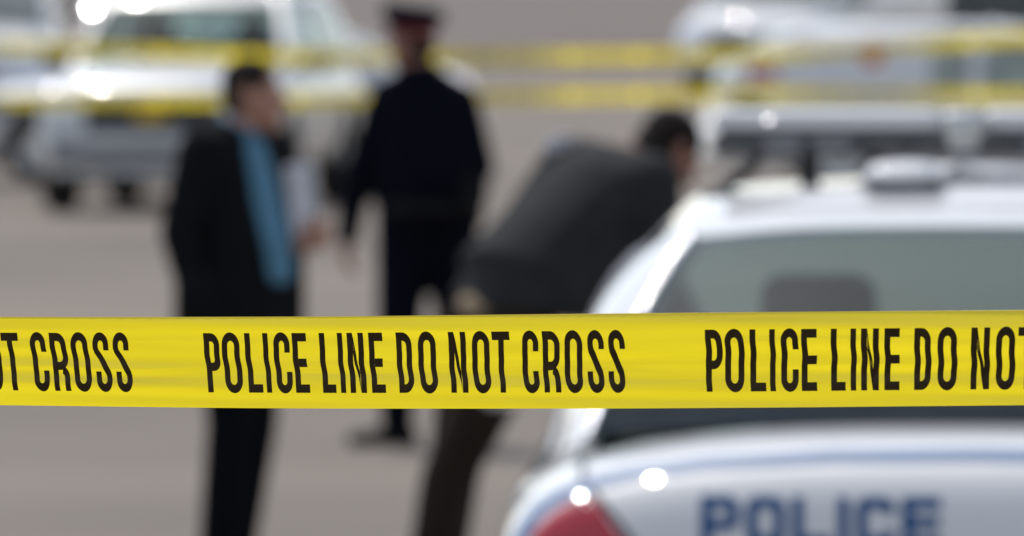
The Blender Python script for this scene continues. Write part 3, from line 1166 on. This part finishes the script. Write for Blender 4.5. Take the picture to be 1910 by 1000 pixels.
# dark car at the upper right corner
c = copy_tree(suv)
c.name = "parked_car"
c.scale = (1, 1, 1.04)
for ch in c.children_recursive:
    if ch.name.startswith(("body", "cabin_shell", "mirror")):
        ch.data = ch.data.copy()
        ch.data.materials[0] = M['darkpaint']
    elif ch.name.startswith(("rear_window", "side_window", "windscreen")):
        ch.data = ch.data.copy()
        ch.data.materials[0] = M['glassdark']
c.rotation_euler = (0, 0, R(-96))
c.location = ((1735 - 955) / 106, 150, 0)
tag(c, "dark parked car in the upper right corner of the scene", "car")

# ================================================================== white vans
VANS = [(0.0, .86, .42, .60, 1.0, 5), (.04, .93, .36, .9, 1.3, 5), (.12, .96, .34, 1.1, 1.4, 5), (.6, .97, .32, 1.15, 1.42, 5), (2.4, .97, .30, 1.1, 1.36, 5),
        (3.2, .97, .30, 1.0, 1.26, 4), (3.8, .96, .31, .95, 1.20, 3.4), (4.4, .94, .33, .82, 1.06, 3.2), (4.75, .91, .33, .70, .94, 3.2), (4.86, .88, .33, .60, .80, 3.6),
        (4.92, .84, .33, .50, .62, 4), (4.97, .76, .36, .46, .55, 4)]
VANC = [
    [(0, .10, 1.25), (0, .14, 1.60), (0, .22, 1.88), (0, .42, 1.985)],
    [(.45, .11, 1.25), (.44, .15, 1.60), (.42, .23, 1.88), (.40, .43, 1.98)],
    [(.84, .14, 1.22), (.82, .18, 1.58), (.76, .27, 1.86), (.66, .48, 1.965)],
    [(.91, .26, 1.20), (.89, .30, 1.58), (.82, .40, 1.87), (.70, .60, 1.97)],
    [(.93, .70, 1.20), (.90, .72, 1.58), (.83, .78, 1.88), (.71, .90, 1.98)],
    [(.93, 2.55, 1.18), (.90, 2.55, 1.58), (.83, 2.55, 1.88), (.71, 2.55, 1.98)],
    [(.93, 2.70, 1.16), (.90, 2.68, 1.56), (.83, 2.66, 1.87), (.71, 2.64, 1.975)],
    [(.92, 3.85, 1.10), (.87, 3.48, 1.50), (.79, 3.12, 1.80), (.69, 2.95, 1.94)],
    [(.84, 4.02, 1.12), (.78, 3.62, 1.50), (.72, 3.22, 1.79), (.63, 3.03, 1.93)],
    [(.42, 4.14, 1.14), (.40, 3.72, 1.50), (.38, 3.30, 1.80), (.36, 3.09, 1.94)],
    [(0, 4.18, 1.14), (0, 3.75, 1.50), (0, 3.33, 1.805), (0, 3.10, 1.945)]]
van, vb = build_car("van", (0, 0, 0), 0, VANS, 4.97, VANC, {'side': (6,), 'front': (8, 9)}, (.95, 3.95), .35, M['paint'], (.9, 2.6), 2.01, kr=.08, kf=.2, deck=1.2, glassmat=M['glassfar'])
vs_ = Surf(vb)
front_lamps(vs_, van, .50, .82, .68, .84, .40, .58, .76)
mirrors(van, 3.35, 1.25, .95, M['black'])
seats(van, 2.6, (-.4, .4), 1.62)
for s in (-1, 1):
    bm = bmesh.new()
    vs_.patch(bm, 'rear', *sorted((s * .78, s * .90)), lambda a: .80, lambda a: 1.12, .012, 6, 8)
    from_bm("tail_light", bm, M['red'], van, recalc=True)
GRP = "plain white vans parked far down the road"
van.scale = (1.25, 1.25, 1.25)


def face_camera(o, px, d, length, yaw):
    """Nose at image column px and distance d, tail turned away by yaw."""
    o.rotation_euler = (0, 0, math.pi - yaw)
    o.location = Vector(((px - 955) / FPX * d + math.sin(yaw) * length, d + math.cos(yaw) * length, 0))


face_camera(van, 1370, 133, 6.2, R(24))
tag(van, "white van far down the road, beyond the upper tape and right of the bending man", "van")
c = copy_tree(van)
face_camera(c, -105, 87.5, 6.2, R(-3))
tag(c, "large white van at the left edge, partly behind the silver vehicle", "van")

# ================================================================== white police wagon, right
WAG = [(y, W, zb, zs, zt if y > .9 else zt * .98, p) for (y, W, zb, zs, zt, p) in SEDAN]
WCOLS = [
    [(0, .12, 1.0), (0, .34, 1.24), (0, .62, 1.40), (0, .85, 1.45)],
    [(.45, .14, 1.0), (.42, .36, 1.24), (.38, .64, 1.39), (.36, .87, 1.445)],
    [(.78, .20, .98), (.72, .42, 1.22), (.62, .70, 1.38), (.55, .92, 1.44)],
    [(.87, .36, .95), (.80, .58, 1.22), (.65, .82, 1.39), (.55, 1.0, 1.45)],
    [(.90, 1.95, .92), (.81, 1.97, 1.24), (.655, 1.98, 1.43), (.55, 2.0, 1.49)]] + SEDAN_COLS[5:]
wag, wb = build_car("police_wagon", ((1303 - 955) / 212, 75.1, 0), R(-87), WAG, 5.36, WCOLS, {'rear': (0, 1), 'side': (4, 6), 'front': (8, 9)}, (1.18, 4.10), .335, M['paint'], (1.2, 2.55), 1.50, glassmat=M['glassfar'])
tag(wag, "white police wagon with an orange crest on its side, beyond the light bar", "police car")
wf = Surf(wb)
for s in (-1, 1):
    bm = bmesh.new()
    Surf(next(o for o in wag.children if o.name.startswith("cabin_shell"))).patch(bm, 'left' if s < 0 else 'right', .36, .62, lambda a: 1.03, lambda a: 1.13, .008, 6, 5)
    from_bm("tail_light", bm, M['red'], wag, recalc=True)
    bm = bmesh.new()
    wf.patch(bm, 'left' if s < 0 else 'right', .20, .50, lambda a: .74, lambda a: .87, .006, 6, 5)
    from_bm("blue_mark", bm, M['blue'], wag, recalc=True)
    bm = bmesh.new()
    n = 20
    ring = []
    sh = next(o for o in wag.children if o.name.startswith("cabin_shell"))
    ws = Surf(sh)
    out = [(.10 * math.sin(2 * math.pi * k / n) * (1 + .12 * math.cos(4 * math.pi * k / n)), .12 * math.cos(2 * math.pi * k / n)) for k in range(n)]
    cen, nr = ws.hit('left' if s < 0 else 'right', 1.46, 1.25)
    cv = bm.verts.new(cen + nr * .005)
    for (du, dv) in out:
        p, nr = ws.hit('left' if s < 0 else 'right', 1.46 + du, 1.25 + dv)
        ring.append(bm.verts.new(p + nr * .005))
    for k in range(n):
        bm.faces.new((cv, ring[k], ring[(k + 1) % n]))
    from_bm("crest", bm, M['crest'], wag, recalc=True)
front_lamps(wf, wag, .48, .82, .62, .72, .36, .56, .70)
mirrors(wag, 3.45, 1.02, .93, M['paint'])


# ================================================================== people
def solid(name, bm, voxel, material, parent, it=4, fac=.5):
    """Fuse overlapping limbs into one continuous skin."""
    o = from_bm(name, bm, material, None)
    rm = o.modifiers.new("r", 'REMESH')
    rm.mode = 'VOXEL'
    rm.voxel_size = voxel
    rm.use_smooth_shade = True
    sm = o.modifiers.new("s", 'SMOOTH')
    sm.iterations = it
    sm.factor = fac
    apply_mods(o)
    o.data.materials.clear()
    o.data.materials.append(material)
    for p in o.data.polygons:
        p.use_smooth = True
    o.parent = parent
    return o


def V(*a):
    return Vector(a)


def zrot(f):
    """Rotation taking local +y (forward) to the horizontal direction f."""
    return Matrix.Rotation(math.atan2(-f[0], f[1]), 3, 'Z')


def head(bm, c, rot, s=1.0):
    """Skull, jaw, brow, nose, lips and ears; c the middle of the head; local +y is the face."""
    def p(x, y, z): return c + rot @ V(x * s, y * s, z * s)
    hull(bm, [(p(0, -.012, .03), (.074 * s, .094 * s, .085 * s), rot), (p(0, .035, -.035), (.056 * s, .055 * s, .06 * s), rot)])
    hull(bm, [(p(0, .035, -.03), (.058 * s, .055 * s, .055 * s), rot), (p(0, .065, -.098), (.026 * s, .024 * s, .022 * s), rot)])
    hull(bm, [(p(-.035, .078, .022), .013 * s), (p(.035, .078, .022), .013 * s)])
    hull(bm, [(p(0, .088, .012), .009 * s), (p(0, .112, -.026), .013 * s)])
    hull(bm, [(p(-.018, .092, -.033), .009 * s), (p(.018, .092, -.033), .009 * s)])
    hull(bm, [(p(-.02, .086, -.058), .007 * s), (p(.02, .086, -.058), .007 * s)])
    hull(bm, [(p(-.018, .083, -.068), .008 * s), (p(.018, .083, -.068), .008 * s)])
    for k in (-1, 1):
        hull(bm, [(p(k * .076, -.008, .014), (.007 * s, .018 * s, .026 * s), rot), (p(k * .074, .0, -.022), (.007 * s, .011 * s, .014 * s), rot)])


def eyes(c, rot, parent):
    for k in (-1, 1):
        bm = bmesh.new()
        hull(bm, [(c + rot @ V(k * .031, .0745, .004), .0115)])
        from_bm("eye", bm, M['eye'], parent)


def hand(bm, wrist, d, n, thumb, curl=.5, s=1.0):
    """d wrist-to-knuckle direction, n the way the palm faces, thumb the side the thumb is on."""
    d = d.normalized()
    t = (thumb - d * thumb.dot(d)).normalized()
    n = (n - d * n.dot(d) - t * n.dot(t)).normalized()
    def q(a, b, c_): return wrist + (d * a + t * b + n * c_) * s
    hull(bm, [(q(-.02, .012, 0), .021 * s), (q(-.02, -.012, 0), .021 * s), (q(.085, .034, 0), .0125 * s), (q(.082, -.034, 0), .0115 * s), (q(.04, .03, .006), .017 * s)])
    for (b, ln, r, k) in ((.033, .076, .0092, .9), (.011, .084, .0094, 1.0), (-.012, .077, .009, 1.1), (-.034, .061, .008, 1.25)):
        p = q(.085, b, 0)
        ang = 0.15
        for (f, rr) in ((.46, 1.0), (.30, .92), (.24, .82)):
            ang += curl * k * .75
            p2 = p + (d * math.cos(ang) + n * math.sin(ang)) * ln * f * s
            hull(bm, [(p, r * rr * 1.04 * s), (p2, r * rr * .93 * s)], u=8, v=6)
            p = p2
    p0, p1 = q(.022, .032, .008), q(.052, .058, .018)
    p2, p3 = q(.08, .062, .030), q(.100, .056, .040)
    hull(bm, [(p0, .0145 * s), (p1, .0115 * s)], u=8, v=6)
    hull(bm, [(p1, .0112 * s), (p2, .0098 * s)], u=8, v=6)
    hull(bm, [(p2, .0096 * s), (p3, .0080 * s)], u=8, v=6)


def limb(bm, pts, rad):
    for (a, b, ra, rb) in zip(pts, pts[1:], rad, rad[1:]):
        hull(bm, [(a, ra), (b, rb)])


def shoe(parent, ankle, f):
    rot = zrot(f)
    base = V(ankle.x, ankle.y, 0)
    def p(x, y, z): return base + rot @ V(x, y, z)
    bm = bmesh.new()
    hull(bm, [(p(0, -.05, .045), (.036, .04, .040), rot), (p(0, .06, .042), (.045, .05, .035), rot), (p(.004, .17, .030), (.043, .045, .026), rot)])
    hull(bm, [(p(0, -.035, .05), (.037, .045, .045), rot), (p(0, -.02, .11), (.040, .048, .02), rot)])
    hull(bm, [(p(0, -.06, .012), (.037, .038, .014), rot), (p(0, .16, .012), (.047, .055, .014), rot)])
    return solid("shoe", bm, .008, M['leather'], parent, 3)


# ---- man in the black suit -------------------------------------------------------------
DS = FPX / 565
man = empty("person", ((440 - 955) / 565, DS, 0))
tag(man, "man in a black suit and open blue shirt front, holding white paper, turned right", "person")
f = V(.80, -.60, 0)
rt = V(-.60, -.80, 0)      # his right, towards the camera
rot = zrot(f)
hf = V(.93, -.37, 0)
hrot = zrot(hf)
hc = V(.064, -.03, 1.578)
hipR, hipL = V(-.03, -.06, .93), V(.04, .06, .93)
knR, knL = V(-.015, -.07, .50), V(.055, .06, .50)
anR, anL = V(-.045, -.09, .09), V(-.005, .08, .09)
shR, shL = V(0, 0, 1.40) + rt * .185, V(0, 0, 1.40) - rt * .185
elR, elL = V(-.185, -.17, 1.13), V(.15, .17, 1.13)
haR, haL = V(-.12, -.19, .86), V(.20, -.02, 1.09)
bm = bmesh.new()
head(bm, hc, hrot)
hull(bm, [(hc + V(-.02, .01, -.07), .056), (V(0, 0, 1.44), .064)])
hull(bm, [(V(0, 0, 1.38), (.165, .10, .07), rot), (V(.01, 0, 1.18), (.145, .105, .08), rot)])
hull(bm, [(V(.01, 0, 1.18), (.145, .105, .08), rot), (V(0, 0, .95), (.16, .11, .08), rot)])
for (h_, k_, a_) in ((hipR, knR, anR), (hipL, knL, anL)):
    limb(bm, [h_, k_, a_], [.085, .055, .038])
    hull(bm, [(a_ + V(0, 0, -.04), .035), (a_ + f * .13 + V(0, 0, -.055), .03)])
for (s_, e_, h_) in ((shR, elR, haR), (shL, elL, haL)):
    limb(bm, [s_, e_, h_], [.052, .040, .026])
hand(bm, haR, V(.3, .3, -.7), V(.2, .9, -.2), V(.8, 0, .3), .45)
hand(bm, haL, V(.75, -.6, .25), V(.4, .6, .3), V(-.2, -.1, 1), .9)
mb = solid("body", bm, .0065, M['skin'], man, 3)
eyes(hc, hrot, mb)
bm = bmesh.new()
for (c_, rd) in ((V(0, -.022, .042), (.083, .099, .088)), (V(0, -.045, -.0), (.080, .070, .075))):
    hull(bm, [(hc + hrot @ c_, rd, hrot)])
solid("hair", bm, .009, M['hair'], man, 3)
bm = bmesh.new()
for (h_, k_, a_) in ((hipR, knR, anR), (hipL, knL, anL)):
    hull(bm, [(h_, (.115, .115, .10)), (k_, (.082, .085, .08))])
    hull(bm, [(k_, (.082, .085, .08)), (a_ + V(-.005, 0, -.01), (.075, .075, .03))])
hull(bm, [(V(0, 0, 1.02), (.165, .12, .05), rot), (V(0, 0, .90), (.165, .125, .06), rot)])
solid("trousers", bm, .011, M['suittrouser'], man, 5)
bm = bmesh.new()
hull(bm, [(shR, (.075, .075, .07)), (shL, (.075, .075, .07)), (V(0, 0, 1.44), (.11, .09, .05), rot), (V(.0, 0, 1.28), (.19, .13, .08), rot)])
hull(bm, [(V(.0, 0, 1.30), (.19, .13, .08), rot), (V(.03, 0, 1.08), (.195, .145, .08), rot)])
hull(bm, [(V(.03, 0, 1.10), (.195, .145, .08), rot), (V(.015, 0, .80), (.215, .165, .05), rot)])
hull(bm, [(V(.02, 0, .82), (.205, .16, .05), rot), (V(-.005, 0, .715), (.225, .17, .012), rot)])
hull(bm, [(haR + V(-.01, -.015, .08), (.07, .07, .07)), (V(-.095, -.11, .73), (.13, .09, .012), rot), (V(-.10, -.12, .95), (.10, .08, .05), rot)])
for (s_, e_, h_) in ((shR, elR, haR), (shL, elL, haL)):
    hull(bm, [(s_, .078), (e_, .062)])
    hull(bm, [(e_, .062), (e_.lerp(h_, .88), .047)])
hull(bm, [(V(-.04, 0, 1.455), (.06, .06, .03), rot), (V(-.03, .0, 1.49), (.055, .055, .015), rot)])
hull(bm, [(V(.10, .08, 1.30), (.09, .09, .06)), (V(.145, .05, 1.08), (.085, .085, .06)), (V(.135, .05, .73), (.095, .10, .012))])
solid("jacket", bm, .011, M['suit'], man, 5)
bm = bmesh.new()
for (z0, z1, w0, w1, x0, x1, y0, y1) in ((1.475, 1.40, .046, .060, .0, .0, .050, .088), (1.40, 1.25, .060, .074, .0, .012, .088, .120),
                                         (1.25, 1.08, .074, .076, .012, .04, .120, .138), (1.08, .985, .076, .064, .04, .04, .138, .146)):
    hull(bm, [(rot @ V(.01, y0, 0) + V(x0, 0, z0), (w0, .020, .03), rot), (rot @ V(.01, y1, 0) + V(x1, 0, z1), (w1, .020, .03), rot)])
hull(bm, [(V(-.005, 0, 1.475), (.062, .062, .02), rot), (V(.002, 0, 1.50), (.058, .058, .012), rot)])
solid("shirt", bm, .009, M['shirt'], man, 4)
for a_ in (anR, anL):
    shoe(man, a_, f)
pad = empty("paper_sheet", man.location + V(.232, -.06, 1.12))
tag(pad, "white paper sheets held in the suited man's hand", "paper")
for k in range(3):
    bm = bmesh.new()
    g = []
    for i in range(7):
        g.append([bm.verts.new((-.042 + .085 * j / 4 + .006 * k, .012 * math.sin(i * .5 + j * .3) + .004 * k, .23 * i / 6 + .004 * k)) for j in range(5)])
    for i in range(6):
        for j in range(4):
            bm.faces.new((g[i][j], g[i][j + 1], g[i + 1][j + 1], g[i + 1][j]))
    o = from_bm("sheet", bm, M['paper'], pad)
    sm = o.modifiers.new("s", 'SOLIDIFY')
    sm.thickness = .001
pad.rotation_euler = (R(-10), R(-6), R(12))

# ---- officer in the peaked cap ----------------------------------------------------------
DO = FPX / 446
off = empty("person", ((800 - 955) / 446, DO, 0))
tag(off, "police officer in navy uniform and red-banded cap standing with back to us", "person")
f = V(-.40, .92, 0)
rot = zrot(f)
hf = V(-.85, .52, 0)
hrot = zrot(hf)
hc = V(-.066, 0, 1.685)
A = dict(shL=V(-.165, .0, 1.455), elL=V(-.295, .02, 1.14), haL=V(-.345, .04, .86), shR=V(.125, .02, 1.435), elR=V(.21, .02, 1.17), haR=V(.12, .22, 1.07))
hips = [V(-.095, 0, .98), V(.085, .03, .98)]
knees = [V(-.125, .03, .52), V(.12, .05, .52)]
ankles = [V(-.135, 0, .09), V(.145, .03, .09)]
bm = bmesh.new()
head(bm, hc, hrot)
hull(bm, [(hc + V(.015, 0, -.07), .058), (V(-.02, 0, 1.55), .066)])
hull(bm, [(V(-.01, 0, 1.38), (.15, .095, .08), rot), (V(0, 0, 1.22), (.155, .11, .08), rot)])
hull(bm, [(V(0, 0, 1.22), (.155, .11, .08), rot), (V(0, 0, 1.0), (.165, .115, .08), rot)])
for h_, k_, a_ in zip(hips, knees, ankles):
    limb(bm, [h_, k_, a_], [.088, .057, .04])
for s in 'LR':
    limb(bm, [A['sh' + s], A['el' + s], A['ha' + s]], [.054, .042, .028])
hand(bm, A['haL'], V(-.05, .05, -1), V(.9, .2, 0), V(-.3, .9, 0), .45)
hand(bm, A['haR'], V(-.8, .5, -.2), V(-.2, -.9, 0), V(0, .1, 1), .5)
ob = solid("body", bm, .0065, M['skindark'], off, 3)
eyes(hc, hrot, ob)
bm = bmesh.new()
hull(bm, [(hc + hrot @ V(0, -.03, -.005), (.079, .072, .07), hrot)])
solid("hair", bm, .009, M['hair'], off, 3)
def ring_disc(bm, c, rt, prof, seg=36):
    rings = []
    for k in range(seg):
        a_ = 2 * math.pi * k / seg
        rings.append([bm.verts.new(c + rt @ V(r_ * math.cos(a_) * .9, r_ * math.sin(a_) * 1.08, z_ + ty * math.sin(a_))) for (r_, z_, ty) in prof])
    for i in range(seg):
        a_, b_ = rings[i], rings[(i + 1) % seg]
        for j in range(len(prof) - 1):
            bm.faces.new((a_[j], b_[j], b_[j + 1], a_[j + 1]))
bm = bmesh.new()
ring_disc(bm, hc, hrot, [(.098, .082, 0), (.120, .088, .01), (.130, .112, .02), (.129, .140, .02), (.10, .154, .016), (.05, .156, .01), (.001, .154, 0)])
cap = from_bm("cap", bm, M['navy'], off, recalc=True)
bm = bmesh.new()
ring_disc(bm, hc, hrot, [(.086, .030, 0), (.097, .036, 0), (.100, .060, 0), (.0985, .086, 0), (.09, .086, 0)])
from_bm("cap_band", bm, M['capred'], cap, recalc=True)
bm = bmesh.new()
hull(bm, [(hc + hrot @ V(-.05, .085, .048), .008), (hc + hrot @ V(.05, .085, .048), .008), (hc + hrot @ V(-.03, .135, .030), .006), (hc + hrot @ V(.03, .135, .030), .006)])
from_bm("peak", bm, M['leather'], cap)
bm = bmesh.new()
for h_, k_, a_ in zip(hips, knees, ankles):
    hull(bm, [(h_, (.13, .13, .10)), (k_, (.098, .098, .08))])
    hull(bm, [(k_, (.088, .092, .08)), (a_ + V(0, 0, 0), (.07, .07, .03))])
hull(bm, [(V(0, 0, 1.05), (.18, .13, .05), rot), (V(0, 0, .95), (.185, .135, .06), rot)])
solid("trousers", bm, .011, M['navy'], off, 5)
bm = bmesh.new()
hull(bm, [(A['shL'], (.085, .085, .075)), (A['shR'], (.085, .085, .075)), (V(-.03, 0, 1.555), (.115, .085, .035), rot), (V(0, 0, 1.35), (.20, .15, .08), rot)])
hull(bm, [(V(0, 0, 1.38), (.215, .15, .08), rot), (V(0.01, 0, 1.12), (.24, .175, .06), rot)])
hull(bm, [(V(0.01, 0, 1.14), (.24, .175, .06), rot), (V(.02, 0, .93), (.225, .17, .02), rot)])
hull(bm, [(V(.15, .02, 1.35), (.09, .1, .06)), (V(.19, .05, 1.05), (.06, .08, .06))])
hull(bm, [(V(-.15, .02, 1.35), (.09, .1, .06)), (V(-.21, .03, 1.16), (.07, .08, .06)), (V(-.16, .03, 1.0), (.06, .08, .06))])
for s in 'LR':
    hull(bm, [(A['sh' + s], .088), (A['el' + s], .068)])
    hull(bm, [(A['el' + s], .068), (A['el' + s].lerp(A['ha' + s], .92), .052)])
hull(bm, [(V(-.03, 0, 1.57), (.075, .075, .03), rot), (V(-.035, 0, 1.60), (.07, .07, .012), rot)])
solid("jacket", bm, .011, M['navy'], off, 5)
bm = bmesh.new()
ring_disc(bm, V(.005, 0, 1.0), rot @ Matrix.Scale(1.0, 3), [(.222, -.028, 0), (.236, -.028, 0), (.236, .028, 0), (.222, .028, 0)])
belt = from_bm("belt", bm, M['leather'], off, recalc=True)
bm = bmesh.new()
box(bm, .14, .20, -.245, -.185, .97, 1.12, .012, 3)
from_bm("radio", bm, M['leather'], belt)
bm = bmesh.new()
hull(bm, [((.17, -.21, 1.12), .007), ((.175, -.215, 1.22), .004)])
hull(bm, [((.17, -.245, 1.095), (.007, .004, .006)), ((.172, -.245, 1.09), (.007, .004, .006))])
from_bm("aerial", bm, M['leather'], belt)
shoe(off, ankles[0], V(-.9, -.15, 0).normalized())
shoe(off, ankles[1], V(.25, .95, 0).normalized())

# ---- man bending towards the car ---------------------------------------------------------
DB = FPX / 637
ben = empty("person", ((880 - 955) / 637, DB, 0))
tag(ben, "dark-haired man in a charcoal jacket bending over beside the police car", "person")
f = V(.80, .60, 0)
lf = V(-.60, .80, 0)
rot = zrot(f)
hip = V(.10, .02, .95)
chest = V(.37, .16, 1.33)
neck = V(.495, .20, 1.435)
hc = V(.582, .24, 1.455)
axis = (chest - hip).normalized()
tilt = rot @ Matrix.Rotation(-math.acos(axis.z), 3, 'X')
hrot = zrot(V(.9, .44, 0)) @ Matrix.Rotation(R(-40), 3, 'X')
shL, shR = V(.29, .30, 1.42), V(.53, .02, 1.37)
elL, elR = V(.12, .27, 1.20), V(.55, .02, 1.08)
haL, haR = V(-.02, .14, 1.02), V(.66, .12, .90)
hips = [hip + lf * .09, hip - lf * .09]
knees = [V(-.055, .12, .50), V(-.075, -.02, .50)]
ankles = [V(-.115, .14, .09), V(-.15, -.04, .09)]
bm = bmesh.new()
head(bm, hc, hrot)
hull(bm, [(hc + V(-.04, -.02, -.05), .056), (neck + V(-.04, -.01, -.02), .068)])
hull(bm, [(chest, (.175, .11, .12), tilt), (hip, (.155, .11, .09), tilt)])
for h_, k_, a_ in zip(hips, knees, ankles):
    limb(bm, [h_, k_, a_], [.088, .056, .04])
limb(bm, [shL, elL, haL], [.053, .041, .027])
limb(bm, [shR, elR, haR], [.053, .041, .027])
hand(bm, haL, V(-.45, -.35, -.75), V(.7, -.5, 0), V(.2, -.9, .2), .4)
hand(bm, haR, V(.6, .4, -.6), V(-.4, .2, -.8), V(-.3, .9, .1), .5)
bb = solid("body", bm, .0065, M['skindark'], ben, 3)
eyes(hc, hrot, bb)
bm = bmesh.new()
for (c_, rd) in ((V(0, -.022, .042), (.084, .100, .088)), (V(0, -.045, -.01), (.081, .070, .08))):
    hull(bm, [(hc + hrot @ c_, rd, hrot)])
solid("hair", bm, .009, M['hair'], ben, 3)
bm = bmesh.new()
for h_, k_, a_ in zip(hips, knees, ankles):
    hull(bm, [(h_ + V(-.02, 0, 0), (.115, .115, .10)), (k_, (.078, .085, .08))])
    hull(bm, [(k_, (.078, .085, .08)), (a_ + V(0, 0, -.01), (.066, .07, .03))])
hull(bm, [(hip + V(0, 0, .06), (.17, .12, .06), tilt), (hip, (.17, .125, .08), tilt)])
solid("trousers", bm, .011, M['brown'], ben, 5)
bm = bmesh.new()
hull(bm, [(hip + V(.0, 0, .06), (.19, .10, .05), tilt), (hip + V(-.06, -.02, .05), (.12, .06, .05), tilt)])
solid("shirt_tail", bm, .011, M['tan'], ben, 4)
bm = bmesh.new()
hull(bm, [(shL, .085), (shR, .09), (chest, (.20, .13, .10), tilt), (neck + V(-.06, -.02, -.03), (.10, .07, .05), tilt)])
hull(bm, [(chest, (.222, .15, .13), tilt), (hip + V(.02, 0, .14), (.215, .15, .05), tilt)])
hull(bm, [(hip + V(.04, 0, .16), (.20, .14, .05), tilt), (hip + V(.02, 0, .06), (.19, .13, .03), rot), (hip + V(.20, .03, .05), (.19, .12, .04), rot), (chest + V(.06, .0, -.12), (.19, .1, .08), tilt)])
hull(bm, [(shL, .085), (elL, .068)])
hull(bm, [(elL, .068), (elL.lerp(haL, .92), .050)])
hull(bm, [(shR, .09), (elR, .07)])
hull(bm, [(elR, .07), (elR.lerp(haR, .9), .052)])
hull(bm, [(neck + V(-.05, -.02, -.02), (.075, .07, .035), tilt), (neck + V(-.02, 0, .0), (.068, .065, .02), tilt)])
solid("jacket", bm, .011, M['charcoal'], ben, 5)
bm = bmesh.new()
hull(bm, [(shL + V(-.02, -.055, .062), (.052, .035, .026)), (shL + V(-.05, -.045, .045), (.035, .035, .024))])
from_bm("shoulder_pale_spot", bm, M['paper'], ben)  # pale grey lump giving the left shoulder its lighter spot
for a_ in ankles:
    shoe(ben, a_, f)
